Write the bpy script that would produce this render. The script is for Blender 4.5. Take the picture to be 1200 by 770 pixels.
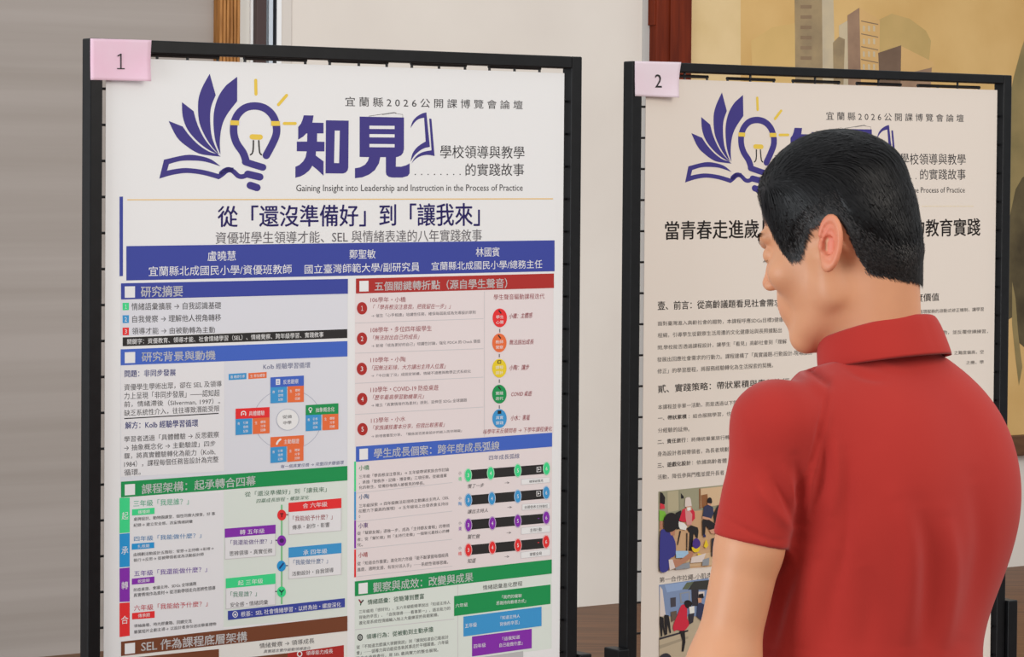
import bpy, bmesh, math, random
import numpy as np
from mathutils import Vector, Matrix
from mathutils.geometry import tessellate_polygon

for o in list(bpy.data.objects):
    bpy.data.objects.remove(o, do_unlink=True)
scene = bpy.context.scene
COL = scene.collection
random.seed(7)
rng = np.random.default_rng(7)

# ------------------------------------------------------------------ camera, world, lights, exposure
FPX, PITCH, ROLL, CY, CAMZ = 3501.9, 0.0288, 0.0080, 316.2, 1.602
_f = np.array([0, math.cos(PITCH), -math.sin(PITCH)])
_u0 = np.array([0, math.sin(PITCH), math.cos(PITCH)])
_r0 = np.array([1.0, 0, 0])
_r = math.cos(ROLL) * _r0 + math.sin(ROLL) * _u0
_u = -math.sin(ROLL) * _r0 + math.cos(ROLL) * _u0
CAM = np.array([0, 0, CAMZ])
cam_data = bpy.data.cameras.new('camera')
cam_data.sensor_width = 36.0
cam_data.lens = FPX / 1200 * 36.0
cam_data.shift_y = (CY - 385) / 1200
cam_data.clip_start = 0.1
cam_data.clip_end = 60
cam = bpy.data.objects.new('camera', cam_data)
COL.objects.link(cam)
cam.matrix_world = Matrix(((_r[0], _u[0], -_f[0], CAM[0]), (_r[1], _u[1], -_f[1], CAM[1]),
                           (_r[2], _u[2], -_f[2], CAM[2]), (0, 0, 0, 1)))
scene.camera = cam

world = bpy.data.worlds.new('world')
scene.world = world
world.use_nodes = True
bg = world.node_tree.nodes['Background']
bg.inputs[0].default_value = (0.93, 0.97, 1.0, 1)
bg.inputs[1].default_value = 0.66

def area(name, loc, target, sx, sy, power, color):
    l = bpy.data.lights.new(name, 'AREA')
    l.shape = 'RECTANGLE'
    l.size, l.size_y, l.energy, l.color = sx, sy, power, color
    o = bpy.data.objects.new(name, l)
    COL.objects.link(o)
    o.location = loc
    o.rotation_euler = (Vector(target) - Vector(loc)).to_track_quat('-Z', 'Y').to_euler()
    return o

area('ceiling_lamp_warm', (2.6, 2.0, 3.0), (0.5, 4.0, 1.2), 1.6, 1.6, 46, (1.0, 0.92, 0.82))
area('window_daylight', (-4.2, 0.6, 1.15), (0.1, 4.4, 0.9), 2.4, 2.2, 158, (0.90, 0.96, 1.0))
area('back_wall_fill', (2.2, 6.4, 3.8), (2.4, 10.5, 0.9), 3.5, 1.5, 92, (1.0, 0.99, 0.96))  # unseen fill light, added to brighten the far wall and painting

scene.view_settings.view_transform = 'Standard'
scene.view_settings.look = 'None'
scene.view_settings.exposure = 0.25
scene.view_settings.gamma = 1.0
scene.view_settings.use_curve_mapping = False

# ------------------------------------------------------------------ helpers
def ray(px, py):
    return _f + (px - 600) / FPX * _r - (py - CY) / FPX * _u

def U(px, py, y):
    d = ray(px, py)
    return CAM + d * (y / d[1])

def lin(c):
    c = c / 255.0
    return c / 12.92 if c <= 0.04045 else ((c + 0.055) / 1.055) ** 2.4

def C(r, g, b, k=1.2):
    return (min(lin(r) * k, .88), min(lin(g) * k, .88), min(lin(b) * k, .88), 1)

MATS = {}
def mat(name, col, rough=0.6, spec=0.3, metal=0.0):
    if name in MATS:
        return MATS[name]
    m = bpy.data.materials.new(name)
    m.use_nodes = True
    b = m.node_tree.nodes['Principled BSDF']
    b.inputs['Base Color'].default_value = col
    b.inputs['Roughness'].default_value = rough
    b.inputs['Specular IOR Level'].default_value = spec
    b.inputs['Metallic'].default_value = metal
    MATS[name] = m
    return m

def noise_mat(name, c1, c2, scale, stretch=(1, 1, 1), rough=0.6, spec=0.3, detail=4, bump=0.0, lo=.35, hi=.65):
    m = mat(name, c1, rough, spec)
    nt = m.node_tree
    b = nt.nodes['Principled BSDF']
    tc = nt.nodes.new('ShaderNodeTexCoord')
    mp = nt.nodes.new('ShaderNodeMapping')
    mp.inputs['Scale'].default_value = stretch
    nz = nt.nodes.new('ShaderNodeTexNoise')
    nz.inputs['Scale'].default_value = scale
    nz.inputs['Detail'].default_value = detail
    rp = nt.nodes.new('ShaderNodeValToRGB')
    rp.color_ramp.elements[0].position, rp.color_ramp.elements[1].position = lo, hi
    rp.color_ramp.elements[0].color, rp.color_ramp.elements[1].color = c1, c2
    nt.links.new(tc.outputs['Object'], mp.inputs[0])
    nt.links.new(mp.outputs[0], nz.inputs['Vector'])
    nt.links.new(nz.outputs['Fac'], rp.inputs[0])
    nt.links.new(rp.outputs[0], b.inputs['Base Color'])
    if bump:
        bp = nt.nodes.new('ShaderNodeBump')
        bp.inputs['Strength'].default_value = bump
        bp.inputs['Distance'].default_value = 0.002
        nt.links.new(nz.outputs['Fac'], bp.inputs['Height'])
        nt.links.new(bp.outputs[0], b.inputs['Normal'])
    return m

def tag(o, label=None, cat=None, group=None, kind=None):
    for k, v in (('label', label), ('category', cat), ('group', group), ('kind', kind)):
        if v:
            o[k] = v
    return o

def empty(name, loc, rz=0.0):
    o = bpy.data.objects.new(name, None)
    o.empty_display_size = 0.1
    COL.objects.link(o)
    o.location = loc
    o.rotation_euler = (0, 0, rz)
    return o

class MB:
    """collects faces with materials, builds ONE mesh object"""
    def __init__(s):
        s.v, s.f, s.m, s.mats = [], [], [], []
        s.n = 0
    def mi(s, m):
        if m not in s.mats:
            s.mats.append(m)
        return s.mats.index(m)
    def add(s, verts, faces, m):
        i = s.mi(m)
        b = s.n
        s.v.extend([tuple(map(float, v)) for v in verts])
        s.n = len(s.v)
        for f in faces:
            s.f.append([b + k for k in f])
            s.m.append(i)
    def box(s, lo, hi, m, bevel=0.0):
        bm = bmesh.new()
        bmesh.ops.create_cube(bm, size=1)
        lo, hi = np.array(lo, float), np.array(hi, float)
        for v in bm.verts:
            v.co = Vector(lo + (np.array(v.co) + .5) * (hi - lo))
        if bevel:
            bmesh.ops.bevel(bm, geom=bm.edges[:], offset=bevel, segments=2, affect='EDGES', profile=.5)
        bm.verts.index_update()
        s.add([v.co for v in bm.verts], [[v.index for v in f.verts] for f in bm.faces], m)
        bm.free()
    def tube(s, pts, r, m, seg=8):
        pts = [Vector(p) for p in pts]
        verts, faces = [], []
        for i, p in enumerate(pts):
            t = (pts[min(i + 1, len(pts) - 1)] - pts[max(i - 1, 0)]).normalized()
            a = t.cross(Vector((0.3, 0.9, 0.2))).normalized()
            b = t.cross(a)
            for k in range(seg):
                q = 2 * math.pi * k / seg
                verts.append(p + a * (r * math.cos(q)) + b * (r * math.sin(q)))
        for i in range(len(pts) - 1):
            for k in range(seg):
                k2 = (k + 1) % seg
                faces.append([i * seg + k, i * seg + k2, (i + 1) * seg + k2, (i + 1) * seg + k])
        faces.append(list(range(seg))[::-1])
        faces.append([(len(pts) - 1) * seg + k for k in range(seg)])
        s.add(verts, faces, m)
    def build(s, name, parent=None, smooth=False, label=None):
        me = bpy.data.meshes.new(name)
        me.from_pydata(s.v, [], s.f)
        for m in s.mats:
            me.materials.append(m)
        me.polygons.foreach_set('material_index', s.m)
        if smooth:
            me.polygons.foreach_set('use_smooth', [True] * len(s.f))
        me.update()
        o = bpy.data.objects.new(name, me)
        COL.objects.link(o)
        if parent:
            o.parent = parent
        if label:
            o['label'] = label
        return o

# ------------------------------------------------------------------ text: outlines of the built-in font as flat ink
_tc = bpy.data.curves.new('ink', 'FONT')
_to = bpy.data.objects.new('ink', _tc)
COL.objects.link(_to)
_tcache = {}
def glyphs(txt, off=0.0, res=2):
    key = txt
    if txt == '1':        # a figure one with a foot, as printed
        v = [(.46, .06), (.62, .06), (.62, 1), (.46, 1), (.05, 0), (1, 0), (1, .07), (.05, .07), (.12, .8), (.12, .89), (.5, 1), (.5, .9)]
        return np.array(v), [[0, 1, 2, 3], [4, 5, 6, 7], [8, 11, 10, 9]]
    if key in _tcache:
        return _tcache[key]
    _tc.body = txt
    _tc.resolution_u = res
    dg = bpy.context.evaluated_depsgraph_get()
    me = _to.evaluated_get(dg).to_mesh()
    n = len(me.vertices)
    co = np.empty(n * 3)
    me.vertices.foreach_get('co', co)
    co = co.reshape(-1, 3)[:, :2]
    faces = [list(p.vertices) for p in me.polygons]
    _to.evaluated_get(dg).to_mesh_clear()
    lo, hi = co.min(0), co.max(0)
    co = (co - lo) / np.maximum(hi - lo, 1e-6)
    _tcache[key] = (co, faces)
    return co, faces

TH = math.radians(35)
DV = np.array([math.cos(TH), math.sin(TH), 0])
NV = np.array([-math.sin(TH), math.cos(TH), 0])

BOLD = ((-1, 0), (1, 0), (0, .7), (0, -.7))
class Sheet:
    """a vertical plane parallel to the display stands; maps photo points onto it, in the frame of its thing"""
    def __init__(s, org, off, root_loc):
        s.org = np.array([org[0], org[1], 0]) + NV * off
        s.root = np.array(root_loc, float)
    def sz(s, px, py):
        d = ray(px, py)
        t = ((s.org - CAM) @ NV) / (d @ NV)
        p = CAM + d * t
        return np.array([(p - s.org) @ DV, p[2]])
    def loc(s, sz, layer=0):
        p = s.org + DV * sz[0] - NV * (0.00012 * layer)
        q = p - s.root
        return (q @ DV, q @ NV, sz[1] - s.root[2])
    def px(s, x, y, layer=0):
        return s.loc(s.sz(x, y), layer)
    def quad(s, mb, xl, ytl, ybl, xr, ytr, ybr, m, layer=1):
        mb.add([s.px(xl, ytl, layer), s.px(xr, ytr, layer), s.px(xr, ybr, layer), s.px(xl, ybl, layer)], [[0, 3, 2, 1]], m)
    def poly(s, mb, pts, m, layer=1, T=None):
        P = [s.sz(*p) for p in pts]
        if T is not None:
            P = [T(p) for p in P]
        V = [s.loc(p, layer) for p in P]
        tris = tessellate_polygon([[Vector((p[0], p[1], 0)) for p in P]])
        mb.add(V, [list(t) for t in tris], m)
    def stroke(s, mb, pts, w, m, layer=1, T=None):
        """polyline with round ends, w in photo pixels"""
        out = []
        n = len(pts)
        P = [np.array(p, float) for p in pts]
        L, R_ = [], []
        for i in range(n):
            t = P[min(i + 1, n - 1)] - P[max(i - 1, 0)]
            t /= np.linalg.norm(t)
            nn = np.array([-t[1], t[0]])
            L.append(P[i] + nn * w / 2)
            R_.append(P[i] - nn * w / 2)
        def cap(p, a0):
            return [p + w / 2 * np.array([math.cos(a0 + math.pi * k / 6), math.sin(a0 + math.pi * k / 6)]) for k in range(1, 6)]
        te = P[-1] - P[-2]; ts = P[0] - P[1]
        ae = math.atan2(te[1], te[0]); as_ = math.atan2(ts[1], ts[0])
        poly = L + cap(P[-1], ae + math.pi / 2)[::1] if False else L
        c1 = [P[-1] + w / 2 * np.array([math.cos(ae + math.pi / 2 - math.pi * k / 6), math.sin(ae + math.pi / 2 - math.pi * k / 6)]) for k in range(1, 6)]
        c0 = [P[0] + w / 2 * np.array([math.cos(as_ + math.pi / 2 - math.pi * k / 6), math.sin(as_ + math.pi / 2 - math.pi * k / 6)]) for k in range(1, 6)]
        poly = L + c1 + R_[::-1] + c0
        s.poly(mb, [tuple(p) for p in poly], m, layer, T)
    def oval(s, mb, cx, cy, rx, ry, m, layer=1, seg=28):
        s.poly(mb, [(cx + rx * math.cos(2 * math.pi * k / seg), cy + ry * math.sin(2 * math.pi * k / seg)) for k in range(seg)], m, layer)
    def ring(s, mb, cx, cy, rx, ry, w, m, layer=1, seg=40):
        V, F = [], []
        for k in range(seg):
            a = 2 * math.pi * k / seg
            for q in (1, -1):
                V.append(s.px(cx + (rx + q * w / 2) * math.cos(a), cy + (ry + q * w / 2) * math.sin(a), layer))
        for k in range(seg):
            j = (k + 1) % seg
            F.append([2 * k, 2 * j, 2 * j + 1, 2 * k + 1])
        s.quadsadd = mb.add(V, F, m)
    def text(s, mb, txt, xl, ytl, ybl, xr, ytr, ybr, m, layer=3, off=0.0, slant=0.0, T=None):
        co, faces = glyphs(txt, off)
        c = [s.sz(xl, ytl), s.sz(xr, ytr), s.sz(xr, ybr), s.sz(xl, ybl)]
        if T is not None:
            c = [T(p) for p in c]
        tl, tr, br, bl = c
        u, v = co[:, :1], co[:, 1:]
        P = (bl * (1 - u) + br * u) * (1 - v) + (tl * (1 - u) + tr * u) * v
        if slant:
            P[:, 0] += (co[:, 1] - .5) * slant * (tl[1] - bl[1])
        base = s.org - s.root - NV * (0.00012 * layer)
        q0 = np.array([base @ DV, base @ NV, -s.root[2]])
        V = np.zeros((len(P), 3))
        V[:, 0] = P[:, 0] + q0[0]; V[:, 1] = q0[1]; V[:, 2] = P[:, 1] + q0[2]
        hgt = abs(tl[1] - bl[1])
        for ox, oz in (BOLD if off > 0 else ((0, 0),)):
            mb.add(V + np.array([ox, 0, oz]) * off * hgt * 2.6, faces, m)

# ------------------------------------------------------------------ the hall behind: floor, wall, trim, window
M_floor = noise_mat('wood_floor', C(90, 58, 34, 1), C(118, 79, 50, 1), 2.2, (1.0, 14, 1), rough=.5, spec=.3, detail=5)
M_cream = noise_mat('cream_wall', C(206, 197, 188), C(214, 206, 197), 1.3, rough=.85, spec=.1)
M_grey = noise_mat('grey_laminate', C(150, 141, 134), C(161, 152, 146), 2.0, (.15, 1, 6), rough=.7, spec=.2)
M_ceil = mat('white_ceiling', C(225, 222, 216), .9, .1)

ZERO = np.zeros(3)
def floor_pt(px, py):
    d = ray(px, py)
    return CAM + d * (-CAM[2] / d[2])
_fp = [floor_pt(677, 718), floor_pt(727, 712), floor_pt(1190, 654)]
WALL_N = float(np.mean([p @ NV for p in _fp]))          # distance of the wall plane along the stands' normal
wall_org = NV * WALL_N
W = Sheet(wall_org[:2], 0.0, (wall_org[0], wall_org[1], 0.0))
def wall_s(px, py=20):
    return W.sz(px, py)[0]

wall_root_rot = TH
def wall_box(name, s0, s1, z0, z1, d0, d1, m, bevel=0.0, parent=None, kind=None):
    """box on the wall plane: s along the wall, z up, d towards the room"""
    mb = MB()
    mb.box((s0, -d1, z0), (s1, -d0, z1), m, bevel)
    o = mb.build(name, parent)
    if parent is None:
        o.location = (wall_org[0], wall_org[1], 0)
        o.rotation_euler = (0, 0, TH)
    if kind:
        o['kind'] = kind
    return o

mb = MB()
mb.box((-9, -6, -.06), (11, 14, 0), M_floor)
tag(mb.build('floor'), kind='structure')
s_l = wall_s(250.4)
wall_box('wall_left', s_l - 5.0, s_l, 0, 3.6, -.1, 0.0, M_grey, kind='structure')
wall_box('wall_back', wall_s(342), wall_s(1200) + 9.0, 0, 3.6, -.1, 0.0, M_cream, kind='structure')
# skirting line at the far floor edge is absent in the photo: the wall runs straight down to the boards
# reeded wood jamb
M_jamb = noise_mat('ribbed_oak', C(138, 90, 42), C(172, 118, 62), 30, (3, 3, .25), rough=.5)
mb = MB()
a, b = wall_s(250.4), wall_s(275.2)
mb.box((a, -.03, 0), (b, .08, 3.6), M_jamb)
nr = 6
for k in range(nr):
    c0 = a + (b - a) * (k + .08) / nr
    c1 = a + (b - a) * (k + .92) / nr
    mb.box((c0, -.042, 0), (c1, -.028, 3.6), M_jamb, .004)
o = mb.build('trim_1'); o.location = (wall_org[0], wall_org[1], 0); o.rotation_euler = (0, 0, TH)
tag(o, kind='structure')
M_pale = mat('pale_plaster', C(206, 203, 196), .8, .1)
M_white = mat('white_frame', C(226, 226, 224), .5, .3)
M_brown = mat('dark_brown_frame', C(62, 44, 42), .45, .4)
M_alu = mat('brushed_aluminium', C(196, 205, 214), .35, .5, .1)
M_blk = mat('black_gasket', C(22, 24, 30), .6, .2)
M_greige = mat('greige_frame', C(200, 192, 184), .7, .2)
wall_box('wall_back_strip', wall_s(275.2), wall_s(292.2), 0, 3.6, -.1, .0, M_pale, kind='structure')
# window: frame, sash, glass
win = empty('window_1', (wall_org[0], wall_org[1], 0), TH)
tag(win, kind='structure')
def wseg(name, x0, x1, d0, d1, m, bev=.003):
    return wall_box(name, wall_s(x0), wall_s(x1), 0, 3.6, d0, d1, m, bev, win)
wseg('reveal', 292.2, 295.4, -.1, .012, M_white)
wseg('frame', 295.4, 307.6, -.1, .03, M_brown)
M_glass = mat('pale_glass', C(205, 218, 230), .12, .5)
wseg('pane', 307.6, 314.5, -.06, -.02, M_glass)
wseg('sash', 314.5, 319.8, -.06, .004, M_alu)
wseg('gasket', 319.8, 322.6, -.06, .01, M_blk)
wseg('frame', 322.6, 328.4, -.06, .012, M_white)
wseg('frame', 328.4, 341.2, -.1, .006, M_greige)
# red brown timber post with a chamfered notch
M_post = noise_mat('red_brown_timber', C(100, 34, 14, .9), C(126, 46, 20, .9), 9, (4, 4, .35), rough=.5, spec=.15)
mb = MB()
a, b = wall_s(760.2), wall_s(801.6)
mb.box((a, -.05, 0), (b, 0, 3.6), M_post, .004)
mb.box((a + (b - a) * .36, -.058, 0), (b - (b - a) * .06, -.045, 3.6), M_post, .003)
zn = W.sz(760, 30)[1]
mb.box((a - .008, -.045, zn), (a + .012, -.002, 3.6), M_post, .002)
o = mb.build('trim_2'); o.location = (wall_org[0], wall_org[1], 0); o.rotation_euler = (0, 0, TH)
tag(o, kind='structure')
wall_box('trim_3', wall_s(752.5), wall_s(760.2), 0, 3.6, 0, .006, mat('pale_blue_edge', C(196, 194, 190, 1), .6, .2), kind='structure')

# ------------------------------------------------------------------ painting on the wall
def build_painting():
    s0, s1 = wall_s(801.6), wall_s(1200) + 1.2
    z0, z1 = W.sz(1193, 509)[1], W.sz(900, -190)[1]
    loc = wall_org + DV * ((s0 + s1) / 2)
    root = empty('mural_painting', (loc[0], loc[1], z0), TH)
    tag(root, 'large ochre wash painting of towers and dark rocks on the wall behind the second poster', 'painting')
    hs = (s1 - s0) / 2
    M_can = noise_mat('ochre_canvas', C(196, 156, 96, 1.14), C(214, 178, 120, 1.14), 2.2, rough=.8, spec=.1, detail=6, lo=.3, hi=.7)
    M_fr = noise_mat('brown_frame_wood', C(78, 50, 30), C(98, 66, 40), 8, (1, 4, 4), rough=.45)
    mb = MB(); mb.box((-hs, -.02, 0), (hs, 0, z1 - z0), M_can); mb.build('canvas', root)
    zf = W.sz(1193, 533)[1] - z0
    mb = MB(); mb.box((-hs, -.045, zf), (hs, 0, -.0005), M_fr, .004); mb.build('frame_rail', root)
    S = Sheet(wall_org[:2], -.0203, (loc[0], loc[1], z0))
    def wash(name, r, g, b, r2, g2, b2, sc=5):
        return noise_mat(name, C(r, g, b), C(r2, g2, b2), sc, rough=.85, spec=.1, detail=6, lo=.3, hi=.7)
    pale = wash('wash_pale_tan', 203, 176, 128, 213, 187, 142)
    haze = wash('wash_olive_haze', 196, 163, 105, 205, 171, 112)
    tower = wash('wash_grey_tower', 138, 120, 94, 162, 140, 106, 12)
    tower2 = wash('wash_taupe_tower', 132, 106, 88, 160, 130, 106, 9)
    shade = wash('wash_dark_taupe', 104, 84, 70, 120, 98, 82, 9)
    light = wash('wash_pale_grey', 178, 164, 140, 196, 178, 146, 9)
    green = wash('wash_moss', 176, 149, 96, 188, 158, 104, 6)
    roof = wash('wash_sand_roof', 196, 158, 104, 204, 166, 112, 6)
    rock = wash('wash_dark_rock', 62, 54, 42, 104, 92, 66, 6)
    rock2 = wash('wash_mid_rock', 126, 112, 76, 152, 132, 90, 6)
    ink = wash('wash_window_ink', 126, 104, 82, 138, 116, 92, 9)
    mb = MB()
    P = S.poly
    P(mb, [(802, -180), (868, -180), (868, 110), (802, 110)], pale, 1)
    P(mb, [(880, 48), (905, 32), (932, 27), (932, 110), (882, 110)], haze, 2)
    P(mb, [(1028, 24), (1045, 16), (1066, 22), (1085, 36), (1091, 48), (1088, 78), (1032, 80)], green, 2)
    P(mb, [(931, -30), (963, -30), (964, 110), (932, 110)], tower, 3)
    P(mb, [(963, -30), (976, -30), (979, 110), (964, 110)], light, 3)
    P(mb, [(976, 50), (983, 43), (990, 46), (988, 110), (977, 110)], tower, 4)
    P(mb, [(983, 30), (1000, 20), (1000, 110), (984, 110)], light, 3)
    P(mb, [(993, 18), (1007, 9), (1009, 110), (994, 110)], tower2, 5)
    P(mb, [(1007, 9), (1026, 20), (1031, 24), (1030, 110), (1009, 110)], roof, 5)
    for r in range(4):
        y = 28 + r * 15
        P(mb, [(1009, y - 4), (1029, y), (1029, y + 1.2), (1009, y - 2.8)], ink, 6)
        for c in range(3):
            x = 1011 + c * 6
            P(mb, [(x, y + 2), (x + 2.4, y + 2.6), (x + 2.4, y + 9), (x, y + 8.4)], light, 6)
    for r in range(7):
        y = -6 + r * 12
        P(mb, [(938, y), (951, y), (951, y + 4), (938, y + 4)], ink, 6)
    P(mb, [(1029, 62), (1056, 53), (1055, 110), (1031, 110)], shade, 6)
    P(mb, [(1056, 54), (1092, 72), (1096, 78), (1055, 88)], roof, 6)
    P(mb, [(1055, 86), (1092, 76), (1090, 110), (1055, 110)], tower2, 5)
    # crags and dark pines right of the second stand
    P(mb, [(1206, 30), (1196, 60), (1188, 90), (1180, 130), (1176, 200), (1172, 300), (1205, 320), (1240, 220), (1250, 60)], rock2, 2)
    P(mb, [(1215, 200), (1198, 208), (1190, 222), (1184, 250), (1176, 300), (1172, 380), (1186, 372), (1192, 400), (1204, 410), (1240, 300)], rock, 3)
    P(mb, [(1186, 330), (1190, 350), (1193, 390), (1198, 430), (1194, 452), (1190, 420), (1186, 380)], rock2, 4)
    P(mb, [(1186, 180), (1190, 168), (1194, 186), (1192, 210), (1187, 214)], rock2, 4)
    mb.build('painted_scene', root)
build_painting()

# ------------------------------------------------------------------ display stands
M_steel = noise_mat('black_powder_coat', C(10, 10, 12), C(15, 15, 17), 60, rough=.42, spec=.25, bump=.05)
M_wire = mat('black_wire', C(18, 18, 20), .4, .5)
M_chip = mat('chipped_paint', C(150, 148, 144), .6, .3)

def build_stand(org, xl, yl, xr, yr, taps, grid_s, label, leg_left, leg_right, rail):
    pl = Sheet(org, 0.0, ZERO)
    s0, zt0 = pl.sz(xl, yl)
    s1, zt1 = pl.sz(xr, yr)
    zt = (zt0 + zt1) / 2
    cen = np.array([org[0], org[1], 0]) + DV * ((s0 + s1) / 2) + NV * .0125
    root = empty('grid_display_stand', (cen[0], cen[1], 0), TH)
    tag(root, label, 'display stand')
    hw = (s1 - s0) / 2
    tw, td = .0195, .0125
    zb = .28
    for nm, lo, hi in (('upright', (-hw, -td, zb), (-hw + tw, td, zt)), ('upright', (hw - tw, -td, zb), (hw, td, zt)),
                       ('top_rail', (-hw + tw, -td, zt - rail), (hw - tw, td, zt)), ('bottom_rail', (-hw + tw, -td, zb), (hw - tw, td, zb + tw))):
        mb = MB(); mb.box(lo, hi, M_steel, .0018); mb.build(nm, root)
    # legs: square sockets on the outer sides, running down to cross feet
    for sx, ztop in ((-1, leg_left), (1, leg_right)):
        mb = MB()
        x0 = sx * (hw + .001)
        mb.box((min(x0, x0 + sx * .022), -.02, .02), (max(x0, x0 + sx * .022), .02, ztop), M_steel, .002)
        lg = mb.build('leg', root)
        mb = MB(); mb.box((x0 - .02 + sx * .011, -.25, 0), (x0 + .02 + sx * .011, .25, .03), M_steel, .004)
        mb.build('foot', lg)
    # wire grid
    mb = MB()
    off = (s0 + s1) / 2
    zrow0 = pl.sz(*taps)[1]
    gy = .001
    k = -1
    zz = zrow0
    while zz > zb + .03:
        mb.tube([(-hw + tw * .5, gy, zz), (hw - tw * .5, gy, zz)], .0019, M_wire, 6)
        zz -= .05
    for grp in grid_s:
        ss = [pl.sz(x, y)[0] - off for x, y in grp]
        zb_ = [pl.sz(x, y)[1] for x, y in grp]
        ztop = sum(zb_) / len(zb_)
        mb.tube([(ss[0] - .002, gy - .003, ztop), (ss[-1] + .002, gy - .003, ztop)], .0027, M_wire, 6)
        for j, sx in enumerate(ss):
            up = zt - rail + .001 if j == len(ss) // 2 else ztop
            mb.tube([(sx, gy - .003, up), (sx, gy - .003, zb + .01)], .0021, M_wire, 6)
    mb.build('wire_grid', root)
    return root, s0, s1, zt

O1 = (-.593169, 4.112030)
O2 = (.178362, 4.772150)
g1 = [[(154, 62.5), (188.3, 64.5), (224, 66), (259.4, 67.3)], [(291.3, 68), (326.8, 69), (362.2, 70.3)], [(390.9, 71), (425, 72), (457.7, 73.5)],
      [(487.2, 74.6), (519.1, 75.5), (549.6, 76.3)], [(578.3, 77.8), (607.7, 78.8), (636.9, 80)]]
g2 = [[(779, 88), (806.9, 89), (833.3, 90.3)], [(857.4, 92), (884, 92.6), (911.6, 93.6)], [(934.3, 94.6), (959.9, 95.4), (987.5, 96.4)],
      [(1009.4, 97.4), (1034.2, 98.3), (1059.7, 99.4)], [(1081, 99.9), (1103.7, 100.8), (1127, 101.6), (1152, 102.6)]]
def leg_z(org, px, py):
    return Sheet(org, 0, ZERO).sz(px, py)[1]
zleg2 = leg_z(O2, 725, 761)
zleg1 = leg_z(O1, 684, 766)
st1, s10, s11, zt1 = build_stand(O1, 105.9, 45, 682.5, 66, (121, 103.6), g1,
    'black wire-grid display stand at left, carrying the poster marked 1', zleg1, zleg1, .0185)
st2, s20, s21, zt2 = build_stand(O2, 741.5, 70, 1186.2, 89.5, (753, 124.8), g2,
    'black wire-grid display stand behind the man, carrying the poster marked 2', zleg2, leg_z(O2, 1185, 703), .0155)

# ------------------------------------------------------------------ posters
POFF = .0072
M_paper = mat('poster_paper', C(232, 231, 229), .45, .3)
M_paper2 = mat('poster_paper_warm', C(231, 220, 209, 1.07), .45, .3)
def ink(name, r, g, b, k=1.2):
    return mat(name, C(r, g, b, k), .5, .3)
I_navy = ink('ink_indigo', 58, 50, 124)
I_blue = ink('ink_banner_blue', 54, 66, 150)
I_blue2 = ink('ink_heading_blue', 62, 96, 186)
I_green = ink('ink_heading_green', 22, 140, 76)
I_red = ink('ink_heading_red', 166, 40, 36)
I_brown = ink('ink_heading_brown', 112, 62, 38)
I_gold = ink('ink_gold', 234, 190, 72)
I_goldline = ink('ink_gold_line', 222, 186, 120)
I_black = ink('ink_black', 38, 36, 36)
I_txt = ink('ink_text_grey', 50, 48, 51)
I_soft = ink('ink_soft_grey', 94, 91, 96)
I_white = mat('ink_paper_white', C(236, 236, 236), .5, .3)
I_dnavy = ink('ink_text_navy', 50, 62, 142)
I_dred = ink('ink_text_crimson', 140, 40, 52)
I_dgreen = ink('ink_text_green', 34, 92, 64)
I_sky = ink('ink_sky_blue', 58, 144, 200)
I_orange = ink('ink_orange', 245, 106, 58)
I_scar = ink('ink_scarlet', 220, 44, 46)
I_mint = ink('ink_mint', 58, 206, 132)
I_viol = ink('ink_violet', 128, 42, 164)
I_azure = ink('ink_azure', 34, 142, 202)
I_leaf = ink('ink_stem_green', 120, 186, 132)
I_gblue = ink('ink_grey_blue', 66, 76, 120)
I_yel = ink('ink_yellow', 232, 196, 40)
I_grey = ink('ink_grey_block', 178, 178, 178)
I_line = ink('ink_hairline', 196, 192, 194)
I_ring = ink('ink_ring_line', 172, 176, 190)
t_blue = ink('tint_blue_white', 222, 223, 230, 1.06)
t_wht = ink('tint_white', 231, 230, 232, 1.06)
t_green = ink('tint_green_white', 222, 230, 222, 1.06)
t_pink = ink('tint_pink_white', 232, 221, 221, 1.06)
t_cream = ink('tint_cream_white', 231, 229, 223, 1.06)
t_gold = ink('tint_title_white', 228, 226, 226)

def make_poster(org, tl, tr, label, paper):
    """tl,tr: photo points of the top corners; returns (sheet, root)"""
    pl = Sheet(org, POFF, ZERO)
    a, b = pl.sz(*tl), pl.sz(*tr)
    zt = (a[1] + b[1]) / 2
    zb = zt - 1.18
    cen = pl.org + DV * ((a[0] + b[0]) / 2)
    root = empty('research_poster', (cen[0], cen[1], zb), TH)
    tag(root, label, 'poster')
    hw = (b[0] - a[0]) / 2
    mb = MB(); mb.box((-hw, 0, 0), (hw, .0005, zt - zb), paper); mb.build('paper_sheet', root)
    return Sheet(org, POFF, (cen[0], cen[1], zb)), root

S1, P1 = make_poster(O1, (124.3, 66.5), (661.4, 86.5),
    'white research poster with blue, red and green section headings, hung on the stand marked 1', M_paper)
S2, P2 = make_poster(O2, (757, 92.8), (1168.8, 104.5),
    'research poster of black text and photos, on the stand marked 2 behind the man', M_paper2)

# ---- emblem and headline lettering shared by both posters (traced on the first, fitted onto the second)
def fit_T():
    src = [(245.8, 86.5), (186.9, 209.4), (612.4, 123.0), (614.0, 206.0)]
    dst = [(846.2, 108.9), (802.9, 213.6), (1129.0, 138.0), (1131.7, 211.0)]
    A = np.array([np.append(S1.sz(*p), 1) for p in src])
    B = np.array([S2.sz(*p) for p in dst])
    X = np.linalg.lstsq(A, B, rcond=None)[0]
    return lambda p: np.append(p, 1) @ X
T2 = fit_T()

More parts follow.
